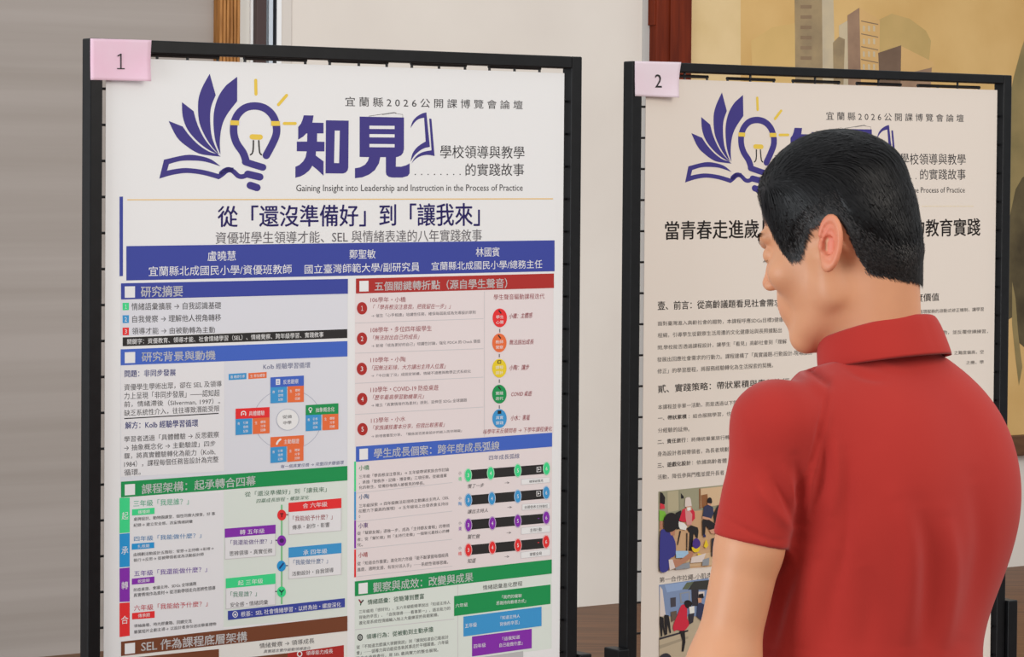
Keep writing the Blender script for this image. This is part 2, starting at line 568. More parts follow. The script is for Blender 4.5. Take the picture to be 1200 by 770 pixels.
class Ported:
    """draws with points read on poster 1, moved onto poster 2"""
    def __init__(s, S, src, T):
        s.S, s.src, s.T = S, src, T
    def poly(s, mb, pts, m, layer=1):
        if s.T is None:
            return s.S.poly(mb, pts, m, layer)
        P = [s.T(s.src.sz(*p)) for p in pts]
        V = [s.S.loc(p, layer) for p in P]
        mb.add(V, [list(t) for t in tessellate_polygon([[Vector((p[0], p[1], 0)) for p in P]])], m)
    def stroke(s, mb, pts, w, m, layer=1):
        keep = s.S.poly
        Sheet.stroke(s, mb, pts, w, m, layer)
    def text(s, mb, txt, xl, ytl, ybl, xr, ytr, ybr, m, layer=3, off=0.0):
        if s.T is None:
            return s.S.text(mb, txt, xl, ytl, ybl, xr, ytr, ybr, m, layer, off)
        co, faces = glyphs(txt, off)
        c = [s.T(s.src.sz(*p)) for p in ((xl, ytl), (xr, ytr), (xr, ybr), (xl, ybl))]
        u, v = co[:, :1], co[:, 1:]
        P = (c[3] * (1 - u) + c[2] * u) * (1 - v) + (c[0] * (1 - u) + c[1] * u) * v
        mb.add([s.S.loc(p, layer) for p in P], faces, m)

def _poly_adapter(self, mb, pts, m, layer=1, T=None):
    return Ported.poly(self, mb, pts, m, layer)

class PortedSheet(Ported):
    def poly(self, mb, pts, m, layer=1, T=None):
        return Ported.poly(self, mb, pts, m, layer)

def zc(x0, y0, sc):
    return lambda pts: [(x0 + x / sc, y0 + y / sc) for x, y in pts]

def smooth_pts(pts, n=4, closed=False):
    """Catmull-Rom through the points"""
    P = [np.array(p, float) for p in pts]
    out = []
    N = len(P)
    rng_ = range(N if closed else N - 1)
    for i in rng_:
        p0, p1, p2, p3 = (P[(i - 1) % N], P[i], P[(i + 1) % N], P[(i + 2) % N]) if closed else (P[max(i - 1, 0)], P[i], P[i + 1], P[min(i + 2, N - 1)])
        for k in range(n):
            t = k / n
            out.append(tuple(.5 * (2 * p1 + (p2 - p0) * t + (2 * p0 - 5 * p1 + 4 * p2 - p3) * t * t + (3 * p1 - p0 - 3 * p2 + p3) * t ** 3)))
    if not closed:
        out.append(tuple(P[-1]))
    return out

def outline(*runs):
    """closed outline from runs: each run is smoothed on its own, corners stay sharp where runs meet"""
    out = []
    for r in runs:
        q = smooth_pts(r, 4) if len(r) > 2 else list(r)
        if out and abs(out[-1][0] - q[0][0]) + abs(out[-1][1] - q[0][1]) < 1e-6:
            q = q[1:]
        out += q
    if abs(out[-1][0] - out[0][0]) + abs(out[-1][1] - out[0][1]) < 1e-6:
        out = out[:-1]
    return out

def draw_emblem(D, root):
    em = MB()
    a = zc(180, 80, 5.133)
    page = lambda *runs: D.poly(em, a(outline(*runs)), I_navy, 2)
    page([(90, 317), (174, 350)], [(174, 350), (215, 405), (270, 460), (330, 500), (380, 515)], [(380, 515), (403, 531)],
         [(403, 531), (340, 525), (270, 512), (200, 470), (140, 415), (90, 317)])
    page([(170, 204), (240, 258)], [(240, 258), (262, 335), (300, 415), (345, 475), (392, 520)],
         [(392, 520), (330, 490), (265, 440), (205, 370), (175, 290), (170, 204)])
    page([(337, 33), (373, 162)], [(373, 162), (345, 235), (340, 320), (352, 420), (392, 518)],
         [(392, 518), (345, 465), (300, 390), (272, 310), (268, 200), (290, 120), (337, 33)])
    b = zc(260, 85, 5.31)
    D.poly(em, outline(b([(95, 26), (95, 178)]), b([(95, 178)]) + a([(440, 280), (410, 350), (398, 440), (402, 520)]),
                       a([(402, 520), (372, 440), (360, 340), (365, 250), (390, 170), (430, 110), (462, 82)]) + b([(95, 26)])), I_navy, 2)
    page([(62, 550), (34, 664)], [(34, 664), (110, 642), (200, 630), (300, 642), (392, 668)],
         [(392, 668), (420, 650), (448, 628), (480, 627)], [(480, 627), (480, 598)], [(480, 598), (440, 598), (415, 615), (390, 636)],
         [(390, 636), (300, 612), (200, 600), (130, 606), (80, 616)], [(80, 616), (92, 576)],
         [(92, 576), (160, 558), (230, 555), (310, 562), (402, 590)], [(402, 590), (345, 548), (270, 526), (190, 522), (62, 550)])
    # squiggle from the book into the bulb's screw base
    D.stroke(em, smooth_pts(b([(-4, 626), (20, 608), (45, 603), (72, 616), (100, 642), (125, 648), (150, 640)]), 4), 5.6, I_navy, 2)
    D.stroke(em, b([(160, 632), (236, 650)]), 8.4, I_navy, 3)
    D.stroke(em, b([(176, 702), (218, 716)]), 8.6, I_navy, 2)
    D.stroke(em, smooth_pts(b([(145, 556), (200, 574), (255, 590)]), 3), 8.0, I_navy, 3)
    bl = [(150, 552), (132, 500), (92, 440), (74, 380), (76, 318), (98, 262), (145, 220), (206, 208), (266, 222), (312, 262), (336, 318), (339, 380), (316, 440), (276, 516)]
    D.stroke(em, smooth_pts(b(bl), 5), 8.8, I_navy, 2)
    for pts, w in (((( 52, 312), (106, 314)), 5.6), (((306, 317), (360, 317)), 5.6)):
        (x0, y0), (x1, y1) = b(pts)
        D.poly(em, [(x0, y0 - w / 2), (x1, y1 - w / 2), (x1, y1 + w / 2), (x0, y0 + w / 2)], I_gold, 4)
    for pts in ([(210, 48), (212, 134)], [(402, 142), (352, 200)], [(388, 317), (456, 317)]):
        D.stroke(em, b(pts), 3.6, I_gold, 2)
    D.stroke(em, b([(188, 400), (238, 402)]), 6.2, I_gold, 2)
    for pts in ([(196, 424), (195, 470), (190, 500), (178, 512)], [(229, 424), (232, 470), (236, 500), (246, 512)]):
        D.stroke(em, smooth_pts(b(pts), 3), 1.7, I_black, 2)
    em.build('emblem', root)
    kn = MB()
    c = zc(340, 125, 8.55)
    d = zc(405, 120, 7.7)
    D.poly(kn, c([(136, 86), (234, 88), (222, 160), (334, 162), (334, 268), (270, 268), (268, 350), (343, 352), (343, 448), (258, 448), (256, 490), (334, 548), (334, 692), (276, 636), (222, 592),
                  (190, 640), (140, 680), (100, 700), (52, 712), (52, 602), (90, 585), (130, 548), (155, 505), (166, 448), (66, 446), (66, 350), (170, 350), (172, 268), (160, 268), (130, 300), (80, 330), (80, 204), (108, 170), (124, 130)]), I_navy, 2)
    D.poly(kn, c([(358, 136), (586, 140), (582, 610), (574, 640), (556, 660), (530, 670), (354, 668)]), I_navy, 2)
    D.poly(kn, c([(446, 240), (496, 240), (489, 566), (439, 564)]), I_white, 3)
    D.poly(kn, d([(126, 128), (526, 136), (526, 420), (518, 455), (500, 478), (470, 492), (454, 494), (452, 580), (500, 580), (545, 568), (577, 550), (577, 640), (560, 664), (510, 678), (420, 678), (390, 672), (368, 654), (363, 630), (363, 494),
                  (312, 494), (300, 550), (262, 612), (210, 652), (150, 676), (84, 684), (84, 594), (130, 586), (175, 562), (200, 528), (212, 494), (126, 492)]), I_navy, 2)
    for y in (210, 286, 375):
        D.poly(kn, d([(214, y), (441, y + 2), (441, y + 31), (214, y + 29)]), I_white, 3)
    D.stroke(kn, d([(210, 124), (330, 106), (440, 90), (456, 98)]), .5, I_txt, 2)
    D.stroke(kn, d([(330, 112), (430, 96), (516, 110), (514, 134)]), .4, I_soft, 2)
    D.poly(kn, d(outline([(728, 90), (690, 100), (640, 130), (604, 172), (585, 232)], [(585, 232), (620, 182), (660, 150), (708, 138)], [(708, 138), (722, 352)],
                         [(722, 352), (670, 384), (630, 420), (600, 470), (586, 535)], [(586, 535), (620, 480), (670, 435), (715, 412), (760, 402)], [(760, 402), (728, 90)])), I_navy, 2)
    D.poly(kn, d(outline([(754, 146), (774, 148)], [(774, 148), (802, 484)], [(802, 484), (740, 474), (680, 484), (630, 512), (594, 552)], [(594, 552), (630, 492), (690, 450), (775, 432)], [(775, 432), (754, 146)])), I_navy, 2)
    kn.build('headline_characters', root)
    tx = MB()
    D.text(tx, '宜 蘭 縣 2 0 2 6 公 開 課 博 覽 會 論 壇', 404.5, 113.2, 124.6, 612.4, 117.8, 128.2, I_txt, 2, -.006)
    tx.build('event_lettering', root); tx = MB()
    D.text(tx, '學校領導與教學', 515.8, 169.9, 185.5, 614.5, 171.3, 186, I_txt, 2)
    D.text(tx, '的實踐故事', 545.5, 191.5, 206.2, 614, 191.5, 206.2, I_txt, 2)
    for k in range(8):
        x = 486 + k * 7.5
        D.poly(tx, [(x, 203.8), (x + 1.2, 203.8), (x + 1.2, 205), (x, 205)], I_txt, 2)
    tx.build('subtitle_lettering', root); tx = MB()
    D.text(tx, 'Gaining Insight into Leadership and Instruction in the Process of Practice', 347, 216.4, 226.6, 612.5, 216, 226, I_txt, 2, -.004)
    tx.build('translation_lettering', root)

draw_emblem(PortedSheet(S1, S1, None), P1)
draw_emblem(PortedSheet(S2, S1, T2), P2)

# ---- poster 1: tinted fields
Q, TX = S1.quad, S1.text
mb = MB()
Q(mb, 128, 231, 770, 655, 224, 700, t_gold, 1) if False else None
Q(mb, 141, 352, 394, 407.4, 344.5, 386, t_blue, 1)
Q(mb, 141, 428, 564.5, 407.2, 417.8, 546, t_blue, 1)
Q(mb, 141.4, 429, 559, 262.6, 423.8, 552, t_wht, 2)
Q(mb, 152.2, 583, 748, 262, 577, 737, t_wht, 1)
Q(mb, 262, 575, 735, 407, 563.4, 722, t_green, 1)
Q(mb, 416, 344, 523.2, 648.6, 337.6, 507, t_pink, 1)
Q(mb, 417, 541.4, 681, 646.8, 523.6, 655.6, t_pink, 1)
Q(mb, 415.7, 699, 790, 646.4, 672.4, 760, t_green, 1)
Q(mb, 141.7, 769, 800, 407, 739.6, 790, t_cream, 1)
mb.build('tinted_field', P1)
# ---- title block
mb = MB()
Q(mb, 149, 233.5, 234.7, 648, 232.3, 233.6, I_goldline, 2)
mb.build('gold_rule', P1); mb = MB()
Q(mb, 140, 230.5, 323.8, 144, 230.4, 323.4, I_blue, 2)
mb.build('side_bar', P1); mb = MB()
TX(mb, '從「還沒準備好」到「讓我來」', 255.3, 241.5, 266, 562, 237.6, 264.6, I_navy, 2, .006)
mb.build('title_lettering', P1); mb = MB()
TX(mb, '資優班學生領導才能、SEL 與情緒表達的八年實踐敘事', 252.5, 271.8, 286, 564.5, 268.5, 282.6, I_soft, 2, -.012)
mb.build('subtitle_lettering', P1)
mb = MB(); Q(mb, 148, 288.4, 328.7, 649.8, 281.6, 317.9, I_blue, 2); bn = mb.build('name_banner', P1)
for pair in ((('盧曉慧', 243.2, 294.2, 306, 276.3, 293.8, 305.4), ('宜蘭縣北成國民小學/資優班教師', 174.1, 312.2, 323.8, 341.7, 309.8, 320.9)),
             (('鄭聖敏', 409.3, 292.5, 303.4, 440, 292.2, 303), ('國立臺灣師範大學/副研究員', 356.8, 310.2, 321, 491.5, 307, 317.9)),
             (('林國賓', 557.5, 289.8, 301, 585.3, 289.6, 300.6), ('宜蘭縣北成國民小學/總務主任', 505.5, 307, 316.9, 635.3, 304.4, 314.4))):
    mb = MB()
    for a in pair:
        TX(mb, *a, I_white, 3)
    mb.build('lettering', bn)

# ---- section headings
def heading(txt, L, R, sq, t, m):
    mb = MB(); Q(mb, L[0], L[1], L[2], R[0], R[1], R[2], m, 3); h = mb.build('section_heading', P1)
    mb = MB(); sl = (R[1] - L[1]) / (R[0] - L[0]); dy = sl * (sq[1] - sq[0])
    Q(mb, sq[0], sq[2], sq[3], sq[1], sq[2] + dy, sq[3] + dy, I_white, 4); mb.build('marker_square', h)
    mb = MB(); TX(mb, txt, *t, I_white, 4, .006); mb.build('lettering', h)
heading('研究摘要', (141.7, 332, 351), (407.6, 326.8, 344.2), (146, 158, 335.7, 349), (165, 335.4, 348.4, 214, 334.6, 347.4), I_blue)
heading('研究背景與動機', (141.3, 409.4, 428.1), (407, 399.7, 417.7), (146, 158.2, 412.9, 425.7), (165.9, 412.6, 424, 252.2, 410.6, 421.6), I_blue2)
heading('課程架構：起承轉合四幕', (141.7, 564.6, 583), (407, 546, 563), (146, 158, 567.8, 580.6), (166, 567.6, 579.2, 299.3, 557.6, 569), I_green)
heading('SEL 作為課程底層架構', (141.7, 752, 768.9), (407, 721.8, 739.4), (146, 158, 754.4, 766.8), (165.4, 751.3, 764, 289.2, 740, 751.6), I_brown)
heading('五個關鍵轉折點（源自學生聲音）', (417, 326.5, 344), (649, 320.5, 337.5), (421, 431.7, 329.3, 341.7), (439, 330.2, 341, 594, 326, 337.6), I_red)
heading('學生成長個案：跨年度成長弧線', (417, 523.4, 541.3), (646.9, 507, 523.4), (421, 431, 526.2, 539), (438, 525.8, 537.2, 585, 516.8, 527.2), I_blue2)
heading('觀察與成效：改變與成果', (415.7, 681.4, 698.8), (646.5, 655.6, 672.2), (420, 430.7, 683.8, 696.4), (437, 683, 694.4, 554.2, 670.6, 681.4), I_green)

# ---- abstract
mb = MB()
for m, y0, y1, n in ((I_mint, 355, 363.6, '1'), (I_sky, 369.5, 378.7, '2'), (I_scar, 384, 393, '3')):
    Q(mb, 143.6, y0, y1, 151, y0 - .2, y1 - .2, m, 2); TX(mb, n, 146, y0 + 2, y1 - 2, 148.6, y0 + 2, y1 - 2, I_white, 3)
for a in (('情緒語彙擴展 → 自我認識基礎', 154, 355, 363.7, 259, 353.6, 362), ('自我覺察 → 理解他人視角轉移', 155, 369.8, 378.2, 259, 368, 376.4), ('領導才能 → 由被動轉為主動', 154.6, 384, 392, 251.7, 382.6, 390.2)):
    TX(mb, *a, I_black, 2)
mb.build('abstract_text', P1)
mb = MB(); Q(mb, 143.7, 395.4, 405.8, 406.9, 385.7, 396.1, I_black, 2); kb = mb.build('keyword_bar', P1)
mb = MB(); TX(mb, '關鍵字：資優教育、領導才能、社會情緒學習（SEL）、情緒覺察、跨年級學習、實踐敘事', 149, 397.2, 403.8, 379, 388.7, 395.2, I_white, 3); mb.build('lettering', kb)

# ---- background text
mb = MB()
TX(mb, '問題：非同步發展', 146, 434, 442.2, 205.8, 432.4, 440.4, I_dnavy, 3, .005)
for a in (('資優學生學術出眾，卻在 SEL 及領導', 145.4, 450, 458, 259.7, 446, 453.4), ('力上呈現「非同步發展」——認知超', 145.4, 460, 468.2, 257.3, 456.3, 464.4),
          ('前，情緒滯後（Silverman, 1997）。', 145.4, 470.2, 477.5, 257.8, 466.6, 473.6), ('缺乏系統性介入，往往導致潛能受限', 145.4, 480.4, 488, 257, 475, 482.3)):
    TX(mb, *a, I_txt, 3, -.004)
Q(mb, 145.4, 490, 491.2, 256, 483.8, 485, I_black, 3)
TX(mb, '解方：Kolb 經驗學習循環', 146.6, 494.4, 502.8, 231.9, 491.2, 500, I_dnavy, 3, .005)
for a in (('學習者透過「具體體驗 → 反思觀察', 145.4, 511.3, 518.2, 256.5, 505.4, 512.8), ('→ 抽象概念化 → 主動驗證」四步', 145.4, 521, 528.6, 252.4, 516.2, 523), ('驟，將真實體驗轉化為能力（Kolb,', 145.4, 531, 538.2, 252.2, 525.4, 533),
          ('1984），課程每個任務皆設計為完整', 145.4, 540.4, 548, 255.8, 534.4, 542), ('循環。', 145.4, 550, 557.6, 164.7, 549.2, 556.6)):
    TX(mb, *a, I_txt, 3, -.004)
mb.build('background_text', P1)

# ---- learning cycle diagram
mb = MB()
S1.ring(mb, 336.9, 491.7, 39.7, 35.5, .7, I_ring, 2)
S1.oval(mb, 336.9, 491.7, 13, 12.4, I_white, 3); S1.ring(mb, 336.9, 491.7, 13, 12.4, .7, I_ring, 4)
TX(mb, '從做', 331, 486.6, 490.6, 342, 486, 490, I_txt, 4); TX(mb, '中學', 331.8, 493.6, 497.8, 341.4, 493, 497, I_txt, 4)
TX(mb, 'Kolb 經驗學習循環', 308.5, 426.2, 433.2, 363.6, 424.2, 431.2, I_gblue, 2, -.004)
Q(mb, 267.9, 438.3, 445.5, 288.7, 437, 444.3, I_sky, 2); TX(mb, '教 教師引導', 270, 440, 443.8, 286.6, 439, 442.6, I_white, 3)
Q(mb, 291, 437.3, 444.3, 312.4, 435.9, 442.9, I_orange, 2); TX(mb, '生 學生體驗', 293.2, 439, 442.6, 310.4, 437.8, 441.4, I_white, 3)
TX(mb, '每一個真實任務 → 完整四步驟循環', 328.9, 544.8, 548.9, 402.7, 539.6, 544.2, I_gblue, 2, 0, .25)
dg_ = mb.build('learning_cycle_diagram', P1)
def cyc(h, lb, rb, m, txt, w, icon):
    mb = MB()
    Q(mb, *h, m, 5); Q(mb, *lb, I_sky, 5); Q(mb, *rb, I_orange, 5)
    x0, y0, y1, x1, z0, z1 = h
    def in_(fx0, fx1, fy0, fy1):
        f = lambda fx, fy: (y0 + (z0 - y0) * fx) * (1 - fy) + (y1 + (z1 - y1) * fx) * fy
        return (x0 + (x1 - x0) * fx0, f(fx0, fy0), f(fx0, fy1), x0 + (x1 - x0) * fx1, f(fx1, fy0), f(fx1, fy1))
    TX(mb, txt, *in_(w[0], w[1], .3, .76), I_white, 6)
    cx = x0 + (x1 - x0) * (w[0] - .16); cy = (y0 + y1) / 2 + (z0 - y0) * (w[0] - .16)
    if icon == 'page':
        Q(mb, cx - 2.4, cy - 3.4, cy + 3.4, cx + 2.6, cy - 3.6, cy + 3.2, I_white, 6)
        for k in (-1.6, 0, 1.6):
            Q(mb, cx - 1.4, cy + k - .3, cy + k + .3, cx + 1.4, cy + k - .4, cy + k + .2, m, 7)
    elif icon == 'bulb':
        S1.oval(mb, cx, cy - .8, 2.3, 2.4, I_white, 6, 14); S1.oval(mb, cx, cy - .8, 1.4, 1.5, m, 7, 14); Q(mb, cx - .9, cy + 1.6, cy + 3.4, cx + .9, cy + 1.5, cy + 3.3, I_white, 6)
    elif icon == 'arch':
        S1.stroke(mb, smooth_pts([(cx - 2.4, cy + 2), (cx - 2.4, cy - 1), (cx, cy - 2.6), (cx + 2.4, cy - 1.2), (cx + 2.4, cy + 2)], 3), 1.1, I_white, 6); S1.oval(mb, cx, cy + .6, .9, .9, I_white, 6, 10)
    else:
        S1.stroke(mb, smooth_pts([(cx - 2, cy + 2.6), (cx - .6, cy - .4), (cx + 2.2, cy - 2.8)], 3), 2.2, I_white, 6)
    for b_, s_, rows in ((lb, '教', ('引導', '提問', '記錄')), (rb, '生', ('體驗', '分享', '回饋'))):
        bx0, by0, by1, bx1, bz0, bz1 = b_
        wd, ht = bx1 - bx0, by1 - by0
        sl = (bz0 - by0) / wd
        TX(mb, s_, bx0 + wd * .12, by0 + ht * .2, by0 + ht * .38, bx0 + wd * .26, by0 + ht * .2 + sl * 2, by0 + ht * .38 + sl * 2, I_white, 6)
        for k, r_ in enumerate(rows):
            yy = by0 + ht * (.18 + k * .26)
            TX(mb, r_, bx0 + wd * .46, yy + sl * wd * .46, yy + ht * .17 + sl * wd * .46, bx0 + wd * .76, yy + sl * wd * .76, yy + ht * .17 + sl * wd * .76, I_white, 6)
    mb.build('diagram_card', dg_)
cyc((316.8, 442.2, 454, 355.8, 440.1, 452), (316.8, 454, 472.7, 336, 453.1, 471.6), (337, 452.8, 471.6, 355.8, 452, 470.9), I_blue2, '反思觀察', (.38, .84), 'page')
cyc((275.9, 479, 491.1, 315.7, 477, 489.2), (275.9, 491.1, 509.9, 295.1, 490, 508.7), (296.1, 490.3, 508.7, 315.7, 489, 507.7), I_scar, '具體體驗', (.39, .85), 'arch')
cyc((358.1, 474.8, 486.6, 396.3, 472.6, 484.9), (358.1, 486.6, 505.3, 376.2, 485.7, 504.3), (377.7, 485.7, 504.3, 396.3, 484.9, 503.1), I_green, '抽象概念化', (.3, .88), 'bulb')
cyc((316.8, 512.3, 524.3, 355.8, 509.9, 522), (316.8, 524.3, 542.8, 335.5, 522.9, 541), (336.5, 523.2, 541.5, 355.4, 522, 539.8), I_orange, '主動驗證', (.4, .86), 'rocket')

# ---- four acts
acts = [('起', '三年級「我是誰？」', '播種期', I_mint, ink('ink_act_mint', 70, 166, 128), (583.5, 625, 583, 623.9), (142.5, 150.2, 600.4, 609.4), (156.2, 586.4, 594, 221, 583.6, 591.2), (154.6, 597, 604.2, 180.9, 594.9, 602.3),
         [('桌牌設計、動物園課堂，個性同儕大搜查，好 事', 156.5, 606.4, 610.8, 251.9, 599.8, 603.9), ('紀錄→ 建立安全感，孩童情緒詞彙', 156.5, 613.5, 617.7, 225.6, 609, 613)]),
        ('承', '四年級「我能做什麼？」', '扎根期', I_azure, ink('ink_act_blue', 54, 120, 170), (625.8, 665, 624.6, 664), (142.2, 150.2, 641, 650), (156.9, 628.5, 634.6, 235.8, 624.3, 630.2), (154.3, 637.3, 644.3, 180.6, 635.4, 642.2),
         [('由規劃活動設計五階段：發想→主持稿→彩排→', 156.5, 648, 652.2, 250.3, 640.6, 644.4), ('執行→反思→ 從被帶領者成為活動設計師', 156.5, 654.6, 658.8, 238.6, 647.4, 651.4)]),
        ('轉', '五年級「我還能做什麼？」', '蛻變期', I_viol, ink('ink_act_violet', 96, 52, 150), (666.2, 705.6, 665, 705), (142.2, 150, 682, 691), (156.9, 669, 675.6, 242.4, 663.8, 670.2), (154.4, 678.2, 685.2, 180.8, 675.6, 683),
         [('防疫桌遊、會議主持、SDGs 全球議題', 156.6, 689.4, 693.4, 230, 681.6, 686), ('真實情境作為素材→ 從活動帶領走向思辨性領導', 156.6, 695.4, 699.8, 252.2, 686.4, 691.2)]),
        ('合', '六年級「我能給予什麼？」', '傳承期', I_scar, ink('ink_act_red', 182, 44, 62), (706.8, 746.7, 706, 745), (141.8, 150.2, 722, 731.6), (156.9, 709.2, 716.2, 243.1, 704, 710.5), (154.6, 718.5, 726, 181.1, 716, 724),
         [('領袖論壇、時光膠囊箱、回饋交流', 156.9, 731.6, 735.6, 224.4, 725.6, 730), ('畢業短片企劃主導→ 以設計者身份送出畢業禮物', 156.9, 738.6, 743, 253.2, 729, 733)])]
for ch, ttl, tagt, m, mt, st, cb, tb, gb, lines in acts:
    mb = MB(); Q(mb, 140, st[0], st[1], 151.9, st[2], st[3], m, 2); TX(mb, ch, cb[0], cb[2], cb[3], cb[1], cb[2] - .8, cb[3] - .8, I_white, 3); ab = mb.build('act_strip', P1)
    mb = MB(); TX(mb, ttl, *tb, mt, 3); Q(mb, *gb, m, 3)
    w = gb[3] - gb[0]; sl = (gb[4] - gb[1]) / w
    TX(mb, tagt, gb[0] + w * .26, gb[1] + 1.6 + sl * w * .26, gb[2] - 1.3 + sl * w * .26, gb[0] + w * .78, gb[1] + 1.6 + sl * w * .78, gb[2] - 1.3 + sl * w * .78, I_white, 4)
    for l in lines:
        TX(mb, *l, I_txt, 3)
    mb.build('act_text', ab)

# ---- growth timeline
mb = MB()
TX(mb, '從「還沒準備好」到「讓我來」', 286.8, 576.4, 582.4, 382.6, 570.2, 576.4, I_dgreen, 2, -.004)
TX(mb, '四幕成長旅程・螺旋深化', 300.7, 584.8, 589.8, 362, 580.5, 585.2, I_dgreen, 2, 0, .25)
Q(mb, 329, 591.6, 708, 331, 591.5, 708, I_leaf, 2)
tl = mb.build('growth_timeline', P1)
nod = [(330, 603.6, I_scar, ink('ink_dark_red', 120, 26, 32), 1), (329.9, 633.6, I_viol, ink('ink_dark_violet', 66, 24, 96), -1), (329.6, 663.3, I_azure, ink('ink_dark_blue', 24, 64, 120), 1), (329.7, 693.6, I_mint, ink('ink_dark_teal', 20, 70, 60), -1)]
for i, (x, y, m, md, sd) in enumerate(nod):
    mb = MB(); S1.oval(mb, x, y, 5.2, 6.3, m, 4)
    if i == 0:
        Q(mb, x - 1.8, y - 2.4, y - .6, x + 1.8, y - 2.5, y - .7, md, 5); Q(mb, x - .8, y - .6, y + 2.6, x + .8, y - .6, y + 2.6, md, 5)
    elif i == 1:
        S1.oval(mb, x, y, 2.6, 2.6, md, 5, 12)
    elif i == 2:
        S1.stroke(mb, [(x - 2, y + 2.4), (x + 2, y - 2.8)], 2, md, 5)
    else:
        S1.stroke(mb, [(x - 2.2, y - 2), (x, y + .4)], 1.6, md, 5); S1.stroke(mb, [(x + 2.2, y - 2), (x, y + .4)], 1.6, md, 5); S1.stroke(mb, [(x, y), (x, y + 3.6)], 1, md, 5)
    Q(mb, x + (5.2 if sd > 0 else -7.6), y - 1, y + .2, x + (7.6 if sd > 0 else -5.2), y - 1.1, y + .1, md, 4)
    mb.build('timeline_node', tl)
def tcard(h, bot, m, t, q, l, mt):
    mb = MB()
    Q(mb, h[0], h[2], bot[0], h[3], h[5], bot[1], t_wht, 3)
    for xx in (h[0], h[3] - .5):
        e = xx > h[0]
        Q(mb, xx, h[5] if e else h[2], bot[1] if e else bot[0], xx + .5, h[5] if e else h[2], bot[1] if e else bot[0], I_line, 4)
    Q(mb, h[0], bot[0] - .6, bot[0], h[3], bot[1] - .6, bot[1], I_line, 4)
    Q(mb, *h, m, 4); TX(mb, t[0], *t[1:], I_white, 5); TX(mb, q[0], *q[1:], mt, 4); TX(mb, l[0], *l[1:], I_txt, 4, -.004)
    mb.build('timeline_card', tl)
tcard((338, 589.3, 600.2, 399.9, 583.8, 595.3), (626.7, 622), I_scar, ('合 六年級', 354.6, 590, 595.8, 383.2, 587.6, 593.6), ('「我能給予什麼？」', 343, 604.6, 611, 389.4, 602.4, 608.6), ('傳承・創作・影響', 342.3, 615.3, 620.9, 386, 612, 617.6), I_dred)
tcard((263.2, 619.6, 630.2, 322.8, 614.8, 625.4), (655.7, 651.2), I_viol, ('轉 五年級', 280.9, 620.8, 626.8, 309.8, 619.2, 624.8), ('「我還能做什麼？」', 270, 633, 639, 318.4, 631.2, 637), ('思辨領導・真實任務', 268.6, 646, 651.8, 319, 642.4, 648), ink('ink_card_violet', 70, 40, 120))
tcard((338, 641.7, 653.7, 399.9, 636.2, 648.2), (678.6, 673.6), I_sky, ('承 四年級', 355, 644.6, 650.8, 383.2, 642.4, 648.4), ('「我能做什麼？」', 343.7, 656, 662.2, 384, 654, 660.2), ('活動設計・自我領導', 342, 670, 675.2, 390.7, 665, 670.7), ink('ink_card_blue', 40, 84, 134))
tcard((264.4, 677.9, 689.6, 322.7, 672, 684.3), (714, 709), I_mint, ('起 三年級', 278.6, 680.4, 686.2, 308, 677.6, 683.6), ('「我是誰？」', 270, 693.4, 700, 300.7, 692.4, 698.6), ('安全感・情緒詞彙', 269.7, 706.2, 712, 313.9, 702.6, 708.2), ink('ink_card_green', 40, 120, 90))
mb = MB(); Q(mb, 266.9, 716, 726.7, 403.9, 701, 711.4, I_blue, 5); fb = mb.build('foundation_bar', P1)
mb = MB(); S1.ring(mb, 275.3, 720, 2.8, 3.3, .9, I_white, 6, 16); S1.oval(mb, 275.3, 720.3, 1.2, 1.4, I_white, 6, 10)
TX(mb, '根基：SEL 社會情緒學習・以終為始・螺旋深化', 282, 716.8, 723, 399.3, 705.2, 711, I_white, 6); mb.build('lettering', fb)
# ---- start of the social-emotional block at the frame's lower edge
mb = MB()
Q(mb, 141.7, 772, 792, 256.5, 760.6, 782, I_brown, 2); Q(mb, 272, 772.4, 792, 337, 765.4, 786, I_brown, 2); Q(mb, 337, 765.4, 786, 402.9, 756, 778, I_red, 2)
TX(mb, '情緒覺察 → 領導成長', 304, 754, 760, 368.3, 747.6, 753.8, I_txt, 2); TX(mb, '真實語言實作能動領導進化', 309, 761.6, 765.4, 364, 757.4, 761.2, I_soft, 3, 0, .25)
TX(mb, '領導能力成長', 358.6, 763, 768.2, 390, 760.2, 765.6, I_white, 3); S1.ring(mb, 351, 766.4, 2.6, 3, 1.2, I_white, 3, 14)
mb.build('framework_block', P1)

